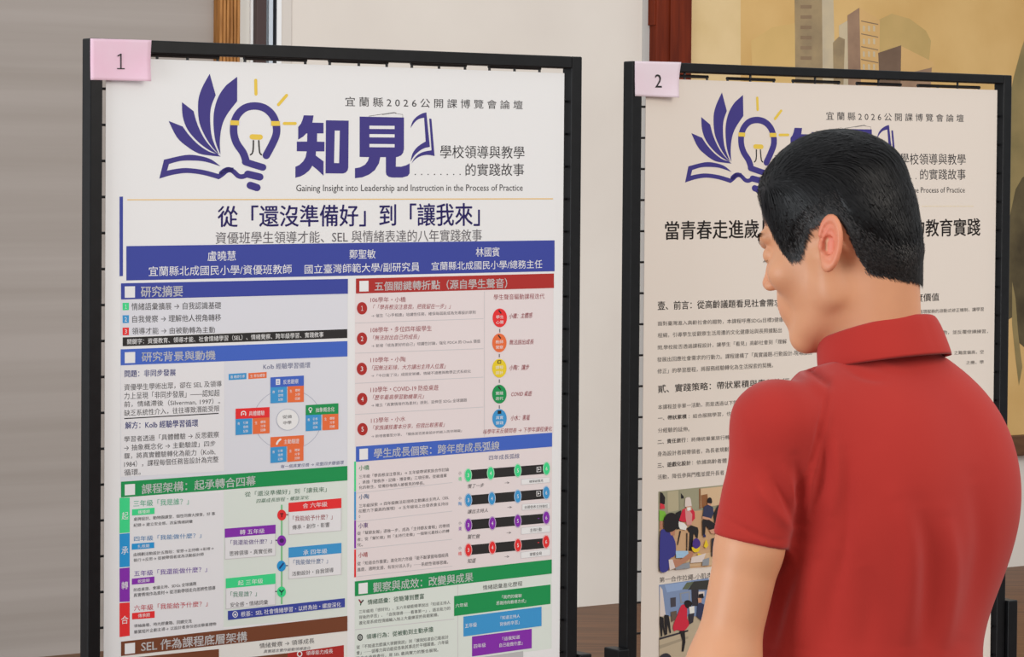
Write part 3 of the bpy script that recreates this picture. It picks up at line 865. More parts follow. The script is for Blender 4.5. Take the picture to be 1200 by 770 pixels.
# ---- five turning points
pts = [(424.1, 361.3, '1', ('106學年・小橋', 434, 348.2, 354.6, 475.3, 347.8, 354), ('「「學長根沒注意我，把我留在一步」」', 437.3, 357, 363.2, 528, 355.6, 361.8), ('→ 催生「心手相連」培講性任務，確保每屆能成為先導設計原則', 435.3, 368, 372.2, 557.3, 363.8, 368), (378.7, 373.4)),
       (424.1, 396.9, '2', ('108學年・多位四年級學生', 434.3, 383.4, 390, 505.7, 381.4, 388), ('「無法說出自己的成長」', 437, 393, 398.9, 491.3, 391.4, 397.3), ('→ 新增「成為更好的自己」培講性討論，強化 PDCA 的 Check 價值', 435.3, 403.4, 407.6, 562.7, 397.6, 401.9), (414, 408.6)),
       (423.9, 432.3, '3', ('110學年・小陶', 434, 418.6, 425, 475, 417.8, 424), ('「因無法彩排，大方讓出主持人位置」', 436, 428.2, 434.4, 522, 426, 431.9), ('→「今日當了沒」成固定架構，情緒不適應與教學正式系統化', 435, 438.6, 442.4, 551.6, 433, 437), (449.3, 442)),
       (424.4, 467.7, '4', ('110學年・COVID-19 防疫桌遊', 434, 453.4, 460.2, 513.7, 450.8, 457.3), ('「歷年最高學習動機單元」', 437, 462.8, 468.9, 496.7, 461.4, 467.1), ('→ 確立「真實情境作為素材」原則，延伸至 SDGs 全球議題', 435, 473.2, 477.2, 547, 466.6, 470.9), (485.7, 477)),
       (424.7, 503, '5', ('113學年・小水', 434.7, 489.6, 496.2, 475, 487.8, 493.6), ('「家族讓技書本分享，但我比較害羞」', 437, 498.6, 504.5, 521, 494.4, 500.2), ('→ 新增書籤型分享，「關係是否更是設計的嵌入而非障礙」', 435, 509.6, 513.4, 541, 503, 506.4), None)]
for cx, cy, n, t1, t2, t3, sep in pts:
    mb = MB(); S1.oval(mb, cx, cy, 6, 7.3, I_red, 3); TX(mb, n, cx - 1.4, cy - 2.8, cy + 2.8, cx + 1.4, cy - 2.8, cy + 2.8, I_white, 4); nb = mb.build('number_disc', P1)
    mb = MB(); TX(mb, *t1, I_dred, 2); TX(mb, *t2, I_dred, 2, 0, .25); TX(mb, *t3, I_soft, 2)
    if sep:
        Q(mb, 416, sep[0] - .4, sep[0] + .4, 566.5, sep[1] - .4, sep[1] + .4, I_line, 2)
    mb.build('turning_point_text', nb)
mb = MB()
Q(mb, 567.2, 341.5, 512, 567.8, 341.4, 511.9, I_line, 2)
TX(mb, '學生聲音驅動課程迭代', 578.5, 345, 351.6, 638, 343.8, 350.2, I_dred, 2)
TX(mb, '每學年末反饋問卷 → 下學年課程優化', 566, 503.2, 508.9, 647, 499.4, 505.2, I_dred, 2, 0, .2)
it = mb.build('iteration_chain', P1)
ch = [(585.5, 372.5, I_scar, '學生', '心聲', ('小橋：主體感', 596.5, 367.4, 373.6, 623.7, 366.2, 372.4)), (585, 401.8, I_orange, '教師', '覺察', ('無法說出成長', 597, 398, 404.2, 625.4, 397.4, 403.4)),
      (585, 431.6, I_yel, '課程', '設計', ('小陶：讓步', 597, 427.6, 434.2, 620, 427, 433.4)), (585, 461.9, I_green, '實踐', '迭代', ('COVID 桌遊', 599, 458.8, 464.8, 623, 458, 464)), (585.2, 490.5, I_sky, '真實', '實踐', ('小水：害羞', 598.5, 486.6, 493, 620.8, 485.8, 492.2))]
for i, (x, y, m, a, b, lb) in enumerate(ch):
    mb = MB(); S1.oval(mb, x, y, 8.4, 11, m, 4)
    TX(mb, a, x - 4.4, y - 3, y + 1, x + 4.4, y - 3.3, y + .7, I_white, 5); TX(mb, b, x - 4.4, y + 3.2, y + 7.2, x + 4.4, y + 2.9, y + 6.9, I_white, 5)
    Q(mb, x - 2.2, y - 9.2, y - 5.4, x + 2, y - 9.4, y - 5.6, I_black, 5) if i in (2, 4) else S1.stroke(mb, [(x - 1, y - 8.6), (x + 1.2, y - 5.6)], 1.5, I_black, 5)
    if i == 2:
        Q(mb, x - 1.4, y - 8.4, y - 6.2, x + 1.2, y - 8.6, y - 6.4, I_yel, 6)
    TX(mb, *lb, I_dred, 4, 0, .2)
    if i < 4:
        Q(mb, x - .5, y + 13, y + 17, x + .5, y + 13, y + 17, I_soft, 4)
    mb.build('chain_disc', it)

# ---- growth cases
rows = [(I_mint, ink('ink_case_green', 72, 166, 116), '小橋', (541, 575.8), (420.6, 545.6, 551.4, 432.5, 544.8, 550.6), [('三年級「學長根沒注意我」→ 五年級帶領家族合作討論', 420.6, 556.6, 560.8, 526, 548, 552.2), ('，承擔「管秩序・記錄・播音樂」三項任務，從被遺棄', 420.6, 563.4, 567.7, 523.5, 555, 559.3), ('化的新生，從備份每個人被看見的學長。', 420.6, 569.4, 573.6, 497.2, 564, 568.2)], (578, 565.5)),
        (I_sky, ink('ink_case_blue', 60, 112, 160), '小陶', (576.2, 609.6), (420.6, 579.6, 585.4, 432.2, 578.6, 584.6), [('三年級探索 → 四年級無法彩排時主動讓出主持人（SEL', 420.6, 590.8, 595.2, 526, 581, 585.3), ('在壓力下最高的展現）→ 五年級站上台發表會主持台', 420, 597, 601.3, 525.4, 588, 592.2), ('。', 420.6, 604, 607, 422, 604, 607)], (611.5, 599)),
        (I_viol, ink('ink_case_violet', 96, 50, 140), '小東', (610, 642.7), (420, 613.2, 619.4, 431.3, 612.4, 618.4), [('從「幫節友報」退後一步，成為「主持節友會報」的帶領', 418.5, 623, 627.4, 526.8, 613.8, 618.2), ('者；從「幫忙做」到「主持行走做」一個單元最核心的轉', 418.5, 630.4, 634.8, 526.4, 620.2, 624.4), ('化。', 418.5, 636.4, 640.7, 425.2, 636, 640.2)], (643.5, 632)),
        (I_scar, ink('ink_case_red', 184, 44, 44), '小晴', (644, 676.6), (420, 647.6, 653.7, 430.8, 646.8, 652.8), [('從「知道合作重要」進化到六年級「能不斷掌握每個組員', 418.5, 658.6, 663, 525.4, 648, 652.6), ('進度、適時支援、有效分派人手」──系統性領導思維。', 418.5, 665.4, 669.9, 525, 656.4, 660.9)], (676, 663.5))]
for m, mt, nm, yb, nb, lines, sep in rows:
    mb = MB(); Q(mb, 415, yb[0], yb[1], 417, yb[0] - .2, yb[1] - .2, m, 3); cb = mb.build('case_strip', P1)
    mb = MB(); TX(mb, nm, *nb, mt, 2, .004)
    for l in lines:
        TX(mb, *l, I_txt, 2)
    Q(mb, 417.5, sep[0] - .35, sep[0] + .35, 530, sep[1] - .35, sep[1] + .35, I_line, 2)
    mb.build('case_text', cb)
mb = MB(); TX(mb, '四年成長弧線', 572.9, 533.8, 539.4, 608.6, 531.2, 537.2, I_gblue, 2); ga = mb.build('growth_arc_chart', P1)
arcs = [(I_mint, '小橋', (551, 562.2, 544, 555), [(548.5, 556.9), (574.8, 554.6), (606.6, 551.4), (640.3, 549.1)], ('慢了一步', 548, 567.4, 572.4, 567, 566.2, 571), (591.4, 566), (610.5, 561.4, 568.4, 644.4, 558.9, 565.7), '確保被看見', (.28, .76)),
        (I_sky, '小陶', (580.7, 592, 573, 584.2), [(548.7, 586.1), (576.2, 584.2), (606.6, 581.7), (640, 577.4)], ('讓出主持人', 548, 597.2, 602.2, 572, 595.4, 600.2), (594.3, 594.7), (611.5, 590.8, 598.2, 644.4, 589, 595.9), '全國發表主持擔任', (.08, .92)),
        (I_viol, '小東', (609.5, 621, 601.7, 612.8), [(548.7, 615.4), (576.8, 613.2), (606.6, 610.5), (640, 606.6)], ('幫忙做', 548, 626.5, 632, 562.2, 625.6, 631), (593.5, 624.5), (610.5, 618.3, 626.5, 645, 615.2, 623.6), '主持行動', (.3, .7)),
        (I_scar, '小晴', (639, 650.5, 630.4, 642), [(548.7, 644.6), (576.8, 641.7), (606.8, 639), (639.8, 634.9)], ('知道', 548, 654.8, 660.2, 557.3, 654, 659.4), (591.2, 652.6), (610, 647, 654.8, 645, 643, 650.9), '掌握全局', (.3, .7))]
for m, nm, bd, ov, cap, ar, bx, bt, bw in arcs:
    mb = MB()
    Q(mb, 548.5, bd[0], bd[1], 640.5, bd[2], bd[3], I_black, 3)
    for k, (x, y) in enumerate(ov):
        S1.oval(mb, x, y, 4.4, 8, m, 4); S1.ring(mb, x, y, 4.0, 7.4, .4, I_white, 5, 24)
        TX(mb, '3456'[k], x - 1, y - 2.2, y + 2.2, x + 1, y - 2.2, y + 2.2, I_white, 5)
    px_, py_ = ov[3][0] - 9, ov[3][1] + 1
    if m in (I_mint, I_sky):
        S1.poly(mb, [(px_ - 2.6, py_ - 2.8), (px_ + 2.6, py_ - 3.3), (px_ + 2.6, py_ + 2.8), (px_ - 2.6, py_ + 3.3)], I_white, 4)
        S1.poly(mb, [(px_ - 2, py_ - 2.2), (px_ + 2, py_ - 2.6), (px_ + 2, py_ + 2.2), (px_ - 2, py_ + 2.6)], I_black, 5)
        S1.poly(mb, [(px_ - 1, py_ - 1.4), (px_ + 1.3, py_), (px_ - 1, py_ + 1.4)], I_white, 6)
    else:
        Q(mb, px_ - 1, py_ - .4, py_ + .4, px_ + 1, py_ - .5, py_ + .3, m, 4)
    TX(mb, nm[0], 537.2, ov[0][1] - 4.4, ov[0][1] - .2, 540.6, ov[0][1] - 4.6, ov[0][1] - .4, I_soft, 3)
    TX(mb, nm[1], 537.2, ov[0][1] + 2, ov[0][1] + 6.6, 540.8, ov[0][1] + 1.8, ov[0][1] + 6.4, m, 3)
    TX(mb, *cap, I_txt, 3, 0, .25)
    TX(mb, '→', ar[0], ar[1] - 1.3, ar[1] + 1.3, ar[0] + 5.4, ar[1] - 1.7, ar[1] + .9, I_txt, 3)
    Q(mb, *bx, I_line, 3)
    Q(mb, bx[0] + .5, bx[1] + .5, bx[2] - .5, bx[3] - .5, bx[4] + .5, bx[5] - .5, I_white, 4)
    w = bx[3] - bx[0]; sl = (bx[4] - bx[1]) / w
    TX(mb, bt, bx[0] + w * bw[0], bx[1] + 2 + sl * w * bw[0], bx[2] - 1.8 + sl * w * bw[0], bx[0] + w * bw[1], bx[1] + 2 + sl * w * bw[1], bx[2] - 1.8 + sl * w * bw[1], I_txt, 5)
    mb.build('growth_bar', ga)

# ---- results
mb = MB()
Q(mb, 536.2, 685.5, 790, 536.7, 685.4, 789.9, I_line, 2)
S1.stroke(mb, [(420.8, 703), (423, 706.5)], 1.6, I_dred, 2); S1.stroke(mb, [(425.4, 703.6), (423, 706.5)], 1.6, I_txt, 2); S1.stroke(mb, [(423, 706), (422.4, 709)], 1.2, I_dgreen, 2)
TX(mb, '情緒語彙：從簡薄到豐富', 430.8, 702.8, 708.8, 496.7, 695.3, 701.8, I_dgreen, 2, .004)
S1.oval(mb, 421.9, 747, 3.2, 4, I_black, 2); S1.ring(mb, 421.9, 747, 1.7, 2.1, .6, t_green, 3, 16); S1.oval(mb, 421.9, 747, .6, .7, t_green, 3, 10)
TX(mb, '領導行為：從被動到主動承擔', 429.3, 743.4, 749.4, 507.6, 734.2, 740.6, I_dgreen, 2, .004)
for l in (('三年級用「很好玩」，五六年級能精準說出「知道主持人', 420.5, 715, 719.3, 527.5, 703.7, 708), ('背後的辛苦」、「自我領導──看事第一」，語言能力的', 420.5, 721.4, 725.8, 527.5, 710.6, 714.9), ('進化是系統性情緒輸入加上大量練習的長期累積。', 420.5, 728, 732.4, 513.8, 718.2, 722.4),
          ('從「不知道怎麼讓大家聽我說」到「讓我知道自己能設計', 417.6, 756.4, 760.9, 525.5, 744.2, 748.6), ('會」──領導力與功能從各執其事走於平穩躍進，六年級', 417.6, 763, 767.8, 525.5, 750, 754.6), ('已自主承擔責任，是 SEL 最具實力的整合展現。', 417.6, 769.4, 773.8, 513.5, 759.4, 763.7)):
    TX(mb, *l, I_txt, 2)
Q(mb, 416, 737.6, 738.4, 532, 725, 725.8, I_line, 2)
mb.build('results_text', P1)
mb = MB(); TX(mb, '情緒語彙進化歷程', 565.8, 686, 691.6, 612, 680.8, 686.4, I_txt, 2); vc = mb.build('vocabulary_chart', P1)
for m, q, t1, t2, t3 in ((I_green, (532, 698.6, 722, 645, 685, 707.7), ('六年級', 533.6, 707.6, 712.4, 548, 706, 710.6), ('「我們的暖聊', 588, 697.6, 701.9, 611, 695.8, 700.1), ('思路持向教導方式」', 581.4, 704.7, 709.2, 616, 701.8, 706.2)),
                         (I_sky, (543, 722.6, 746, 634.5, 711, 733.6), ('五年級', 544.7, 731, 736.2, 558.6, 729.2, 734.4), ('「知道主持人', 586.5, 722, 726.2, 609, 719.4, 723.8), ('背後的辛苦」', 585.4, 729.2, 733.8, 608.4, 726.6, 731.4)),
                         (I_viol, (553, 746, 769.4, 623, 736.9, 759.6), ('四年級', 555, 755, 760, 569, 753.2, 758.2), ('「這我知道', 588.6, 746.6, 751, 609, 744, 748.6), ('自己能做什麼」', 585, 754, 758.6, 612, 750.8, 755.8)),
                         (I_grey, (564.8, 770, 792, 613, 763, 785), None, None, None)):
    mb = MB(); Q(mb, *q, m, 3)
    for t in (t1, t2, t3):
        if t:
            TX(mb, *t, I_white, 4)
    mb.build('chart_step', vc)

# ---- poster 2 body
Q2, TX2 = S2.quad, S2.text
I_brk = ink('ink_warm_black', 52, 46, 44)
I_brt = ink('ink_warm_grey', 66, 59, 56)
mb = MB()
for k in range(15):
    x = 1080 + k * 4.1
    Q2(mb, x, 241.3, 242.1, x + 3.3, 241.3, 242.1, ink('ink_pale_gold', 222, 206, 172), 2)
mb.build('dotted_rule', P2); mb = MB()
TX2(mb, '當青春走進歲月', 779.5, 259.4, 281, 905, 256.8, 278.6, I_brk, 2, .006)
mb.build('title_lettering', P2); mb = MB()
TX2(mb, '的教育實踐', 1069, 257.4, 277.6, 1148.6, 255.6, 276, I_brk, 2, .006)
mb.build('title_lettering', P2)
mb = MB()
TX2(mb, '壹、前言：從高齡議題看見社會需求', 770.8, 353, 363.6, 915.5, 350.3, 358.8, I_brk, 2, .004)
mb.build('section_heading', P2); mb = MB()
TX2(mb, '深度價值', 1063, 344.8, 354.4, 1100.4, 343.4, 352.4, I_brk, 2, .004)
mb.build('section_heading', P2); mb = MB()
TX2(mb, '貳、實踐策略：帶狀累積與責任旅行', 771, 451, 460.8, 925, 443, 451, I_brk, 2, .004)
mb.build('section_heading', P2)
mb = MB()
for a in (('面對臺灣進入高齡社會的趨勢，本課程呼應SDGs目標3健康', 770.8, 376.6, 382, 918, 371.6, 377.4), ('程綱，引導學生從觀察生活周遭的文化健康站與長照據點出', 770.8, 390.4, 396, 916, 384, 389.9),
          ('問,學校能否透過課程設計，讓學生「看見」高齡社會到「理解', 770.8, 404.8, 410.2, 921.7, 397.2, 403), ('發展出回應社會需求的行動力。課程建構了「真實議題-行動設計-現場服務', 770, 418.6, 424.3, 951.7, 409.8, 415.8),
          ('修正」的學習歷程，將服務經驗轉化為生活探索的契機。', 770.3, 432.4, 438.2, 905.8, 424.8, 430.9),
          ('以循環服務的滾動式修正機制，讓學習', 1072, 363.4, 368, 1152.7, 359.8, 364.6), ('行運動，並反覆修練練習，', 1093, 387.6, 392.4, 1157.5, 385.8, 390.6), ('之難度偏高，空', 1118, 411.4, 415.8, 1152.7, 410, 414.6), ('之機，學', 1132, 423, 427.4, 1152.7, 422, 426.4),
          ('本課程並非單一活動，而是透過以下策略', 771, 474.4, 480.2, 869.8, 468.8, 474), ('：結合服務學習，也不', 807, 485.6, 490.6, 862, 481.6, 487), ('分經驗的延伸。', 771, 501.6, 507.3, 808, 499.8, 505.6), ('：將傳統畢業旅行轉', 805, 513, 518, 855, 509.8, 515),
          ('身為設計者與帶領者，為長者規劃', 770.5, 529, 535.2, 853.6, 523.8, 529.4), ('：依據高齡者體', 811, 539.6, 544.8, 851.6, 537, 542.4), ('活動，降低參與門檻並提升長者', 770.5, 556.4, 562.2, 848.6, 550.8, 556.8)):
    TX2(mb, *a, I_brt, 2)
for a in (('一、帶狀累積', 771, 487.8, 492.9, 804.5, 485.4, 490.6), ('二、責任旅行', 770.5, 515.4, 520.8, 803.4, 512.8, 518.2), ('三、遊戲化設計', 770.5, 542.6, 548.5, 809.4, 539.6, 545)):
    TX2(mb, *a, I_brk, 2, .008)
mb.build('body_text', P2)

# ---- printed photos on poster 2 (flat prints)
def photo(name, frame, shapes, base):
    mb = MB()
    Q2(mb, *frame, base, 2)
    for i, (m, pts) in enumerate(shapes):
        S2.poly(mb, pts, m, 3 + i * .7)
    return mb.build(name, P2)
def pink(n, r, g, b):
    return ink('print_' + n, r, g, b)
pc = {n: pink(n, *c) for n, c in dict(wall=(152, 148, 122), wall2=(176, 166, 136), floor=(196, 158, 120), floor2=(206, 176, 140), wood=(140, 92, 56), black=(36, 32, 34), hair=(34, 28, 30), blue=(58, 58, 132), dblue=(38, 42, 92), skin=(178, 124, 98), skin2=(198, 146, 118),
      red=(200, 40, 62), pale=(214, 200, 192), white=(226, 220, 214), pinkv=(206, 140, 136), navy=(52, 56, 84), violet=(72, 48, 128), yellow=(236, 190, 40), ltblue=(156, 190, 216), green=(120, 180, 60), grey=(140, 144, 150), shadow=(100, 84, 72), sky=(142, 164, 200), bwall=(124, 142, 176), win=(70, 66, 74), roof=(56, 56, 52), roofl=(96, 104, 84), pave=(182, 166, 140), pave2=(160, 146, 124), dk=(52, 48, 56), rose=(206, 52, 66)).items()}
e = zc(765, 570, 7.7)
photo('printed_photo', (771.4, 576.2, 669.6, 905, 562.4, 656), [
    (pc['floor'], e([(58, 330), (300, 230), (1000, 160), (1000, 690), (58, 760)])),
    (pc['floor2'], e([(300, 640), (700, 560), (980, 600), (980, 690), (300, 720)])),
    (pc['wall2'], e([(130, 48), (228, 36), (232, 215), (134, 235)])),
    (pc['wall'], e([(240, 40), (400, 22), (410, 205), (240, 230)])),
    (pc['wood'], e([(415, 20), (426, 19), (430, 200), (418, 205)])),
    (pc['floor2'], e([(430, 20), (1000, -40), (1000, 120), (430, 190)])),
    (pc['wood'], e([(432, 80), (490, 68), (500, 180), (435, 195)])),
    (pc['black'], e([(250, 60), (275, 90), (278, 108), (252, 110)])),
    (pc['hair'], e([(62, 50), (85, 60), (108, 100), (105, 160), (62, 165)])),
    (pc['rose'], e([(62, 150), (100, 165), (106, 200), (62, 205)])),
    (pc['green'], e([(55, 215), (105, 225), (118, 260), (90, 310), (55, 310)])),
    (pc['skin'], e([(60, 310), (88, 315), (85, 380), (58, 385)])),
    (pc['black'], e([(200, 240), (250, 215), (252, 380), (210, 390)])),
    (pc['black'], e([(238, 400), (250, 404), (222, 530), (214, 526)])),
    (pc['black'], e([(300, 380), (340, 350), (400, 370), (408, 400), (400, 470), (385, 460), (365, 420), (345, 580), (320, 580), (328, 420)])),
    (pc['black'], e([(298, 420), (308, 420), (306, 580), (298, 580)])),
    (pc['red'], e([(262, 210), (300, 190), (350, 200), (372, 230), (375, 290), (345, 320), (270, 320), (230, 310)])),
    (pc['pinkv'], e([(285, 200), (325, 215), (350, 250), (345, 345), (300, 350), (290, 280)])),
    (pc['white'], e([(225, 315), (275, 330), (305, 360), (290, 395), (240, 385), (228, 360)])),
    (pc['skin2'], e([(292, 180), (345, 178), (345, 215), (300, 220)])),
    (pc['pale'], e([(286, 110), (300, 98), (325, 96), (335, 112), (345, 175), (282, 185)])),
    (pc['white'], e([(300, 190), (335, 186), (335, 215), (305, 220)])),
    (pc['hair'], e(smooth_pts([(485, 120), (500, 100), (520, 105), (528, 140), (515, 158), (488, 150)], 3, True))),
    (pc['skin2'], e([(485, 150), (518, 155), (515, 185), (490, 182)])),
    (pc['navy'], e([(455, 180), (490, 165), (535, 185), (542, 240), (520, 290), (440, 280)])),
    (pc['skin2'], e([(440, 268), (510, 285), (520, 310), (440, 290)])),
    (pc['black'], e([(438, 300), (500, 300), (560, 340), (560, 385), (500, 390), (470, 350), (462, 440), (440, 440)])),
    (pc['dblue'], e([(448, 430), (468, 435), (470, 458), (446, 456)])),
    (pc['black'], e([(540, 240), (580, 170), (640, 130), (660, 330), (550, 330)])),
    (pc['skin2'], e([(500, 395), (580, 370), (640, 380), (640, 430), (520, 425)])),
    (pc['dk'], e([(520, 470), (600, 450), (640, 620), (520, 630)])),
    (pc['yellow'], e([(470, 475), (492, 530), (470, 558), (450, 540)])),
    (pc['yellow'], e([(395, 600), (430, 610), (440, 650), (395, 660)])),
    (pc['pale'], e([(340, 640), (470, 600), (440, 680), (330, 690)])),
    (pc['grey'], e([(440, 660), (500, 640), (495, 710), (435, 715)])),
    (pc['ltblue'], e([(195, 580), (305, 580), (320, 640), (200, 645)])),
    (pc['grey'], e([(180, 720), (320, 680), (325, 735), (200, 750)])),
    (pc['blue'], e(smooth_pts([(60, 400), (110, 395), (165, 440), (195, 520), (190, 620), (140, 655), (128, 755), (55, 762), (50, 600)], 3, True))),
    (pc['skin'], e([(140, 400), (190, 390), (185, 440), (150, 440)])),
    (pc['hair'], e(smooth_pts([(105, 260), (160, 236), (212, 270), (220, 340), (190, 390), (140, 412), (100, 400), (88, 330)], 4, True))),
    (pc['skin'], e(smooth_pts([(160, 665), (240, 655), (330, 590), (352, 600), (335, 640), (250, 700), (180, 732)], 3, True))),
    (pc['pale'], e([(130, 660), (165, 655), (190, 735), (140, 755)])),
    (pc['yellow'], e(smooth_pts([(340, 545), (380, 560), (412, 545), (400, 585), (365, 592), (345, 575)], 3, True))),
    (pc['violet'], e(smooth_pts([(378, 465), (410, 490), (414, 530), (380, 560), (348, 540), (350, 490)], 4, True))),
], pc['wall'])
g_ = zc(765, 665, 7.33)
photo('printed_photo', (772.3, 686, 782, 905, 671, 768), [
    (pc['bwall'], g_([(52, 150), (480, 90), (480, 420), (60, 420)])),
    (pc['pale'], g_([(60, 160), (82, 190), (110, 420), (60, 420)])),
    (pc['sky'], g_([(100, 150), (330, 118), (320, 180), (120, 215)])),
    (pc['win'], g_([(148, 262), (196, 256), (196, 335), (152, 342)])),
    (pc['grey'], g_([(228, 220), (315, 205), (318, 300), (236, 305)])),
    (pc['bwall'], g_([(242, 228), (306, 216), (308, 290), (246, 296)])),
    (pc['roofl'], g_([(290, 128), (350, 122), (300, 185), (250, 188)])),
    (pc['roof'], g_([(350, 120), (1000, 60), (1000, 190), (300, 190)])),
    (pc['pale'], g_([(388, 208), (440, 205), (440, 245), (388, 250)])),
    (pc['dk'], g_([(330, 190), (390, 190), (385, 330), (335, 330)])),
    (pc['pave'], g_([(52, 610), (480, 480), (1000, 420), (1000, 800), (52, 800)])),
    (pc['pave2'], g_([(52, 670), (300, 590), (300, 610), (52, 700)])),
    (pc['dk'], g_([(50, 605), (300, 535), (300, 550), (52, 622)])),
    (pc['black'], g_([(55, 420), (88, 430), (92, 500), (108, 580), (98, 584), (78, 510), (78, 590), (66, 596), (54, 480)])),
    (pc['black'], g_([(95, 405), (132, 410), (142, 470), (152, 560), (142, 566), (120, 480), (120, 575), (106, 576), (96, 480)])),
    (pc['shadow'], g_([(150, 380), (200, 370), (200, 440), (155, 470)])),
    (pc['red'], g_(smooth_pts([(240, 325), (275, 325), (290, 360), (290, 440), (312, 480), (262, 545), (205, 535), (178, 545), (170, 500), (205, 410)], 3, True))),
    (pc['hair'], g_(smooth_pts([(270, 290), (300, 280), (330, 300), (325, 330), (290, 350), (268, 325)], 3, True))),
    (pc['white'], g_([(305, 340), (350, 330), (352, 390), (312, 398)])),
    (pc['dk'], g_([(300, 400), (350, 390), (340, 470), (305, 490)])),
    (pc['black'], g_([(225, 545), (268, 540), (274, 640), (258, 722), (242, 720), (248, 630)])),
    (pc['navy'], g_([(378, 320), (400, 300), (440, 320), (440, 480), (370, 420)])),
    (pc['skin2'], g_([(380, 262), (412, 260), (412, 300), (384, 304)])),
    (pc['hair'], g_([(386, 230), (425, 222), (430, 262), (392, 262)])),
    (pc['dk'], g_(smooth_pts([(55, 760), (100, 735), (140, 750), (150, 790), (60, 790)], 3, True))),
], pc['pave'])
photo('printed_photo', (1010, 760, 850, 1150, 742.5, 830), [
    (pc['yellow'], [(1138, 752), (1147, 748), (1148, 762), (1140, 766)]), (pc['dk'], [(1120, 762), (1143, 764), (1140, 790), (1118, 800)])], pc['wood'])
mb = MB(); TX2(mb, '第一合作拉繩-小肌肉控制', 772.7, 676.6, 682.9, 847, 669.4, 676.6, I_brt, 2); mb.build('photo_caption', P2)

# ------------------------------------------------------------------ sticky notes on the stands' corners
M_note = noise_mat('pink_note_paper', C(230, 184, 202), C(236, 194, 208), 12, rough=.75, spec=.1)
M_note2 = noise_mat('pale_pink_note_paper', C(236, 202, 212), C(241, 210, 218), 12, rough=.75, spec=.1)
def sticky(org, tl, tr, br, bl, num, nq, label, m, curl):
    pl = Sheet(org, -.0012, ZERO)
    c = [pl.sz(*p) for p in (tl, tr, br, bl)]
    base = pl.org + DV * ((c[2][0] + c[3][0]) / 2)
    zb = min(c[2][1], c[3][1])
    root = empty('sticky_note', (base[0], base[1], zb), TH)
    tag(root, label, 'sticky note', None)
    S = Sheet(org, -.0012, (base[0], base[1], zb))
    n = 14
    V, F = [], []
    for j in range(n + 1):
        for i in range(n + 1):
            u, v = i / n, j / n
            p = (c[0] * (1 - u) + c[1] * u) * (1 - v) + (c[3] * (1 - u) + c[2] * u) * v
            x, y, z = S.loc(p)
            lift = curl * max(0, (u + v - 1.15) / .85) ** 2 + .0015 * max(0, v - .55)
            V.append((x, y - lift, z))
    for j in range(n):
        for i in range(n):
            q = j * (n + 1) + i
            F.append([q, q + n + 1, q + n + 2, q + 1])
    mb = MB(); mb.add(V, F, m)
    o = mb.build('paper', root, True)
    md = o.modifiers.new('thickness', 'SOLIDIFY'); md.thickness = .0003
    mb = MB()
    S.text(mb, num, *nq, I_black, 8, -.004)
    mb.build('printed_number', root)
sticky(O1, (105.9, 45), (177.6, 47), (174.6, 95.2), (105.9, 93.6), '1', (136.4, 62.7, 81, 145.8, 63, 81.2), 'pink sticky note with the number 1 on the left stand corner', M_note, .006)
sticky(O2, (744, 71.5), (798.3, 72.9), (792, 114.4), (744, 112.6), '2', (767.4, 87, 102.6, 775.2, 87.2, 102.8), 'pink sticky note with the number 2 on the right stand corner', M_note2, .008)

# ------------------------------------------------------------------ the man reading the posters
def smin(a, b, k):
    h = np.clip(.5 + .5 * (b - a) / k, 0, 1)
    return b * (1 - h) + a * h - k * h * (1 - h)
def smax(a, b, k):
    return -smin(-a, -b, k)
def sd_ell(p, c, r, ax=None):
    q = p - c
    if ax is not None:
        q = q @ ax.T
    k0 = np.sqrt(((q / r) ** 2).sum(1))
    k1 = np.sqrt(((q / (np.array(r) ** 2)) ** 2).sum(1)) + 1e-9
    return k0 * (k0 - 1) / k1
def sd_cone(p, a, b, ra, rb):
    a, b = np.array(a, float), np.array(b, float)
    ab = b - a
    t = np.clip(((p - a) @ ab) / (ab @ ab), 0, 1)
    return np.linalg.norm(p - a - t[:, None] * ab, axis=1) - (ra + (rb - ra) * t)

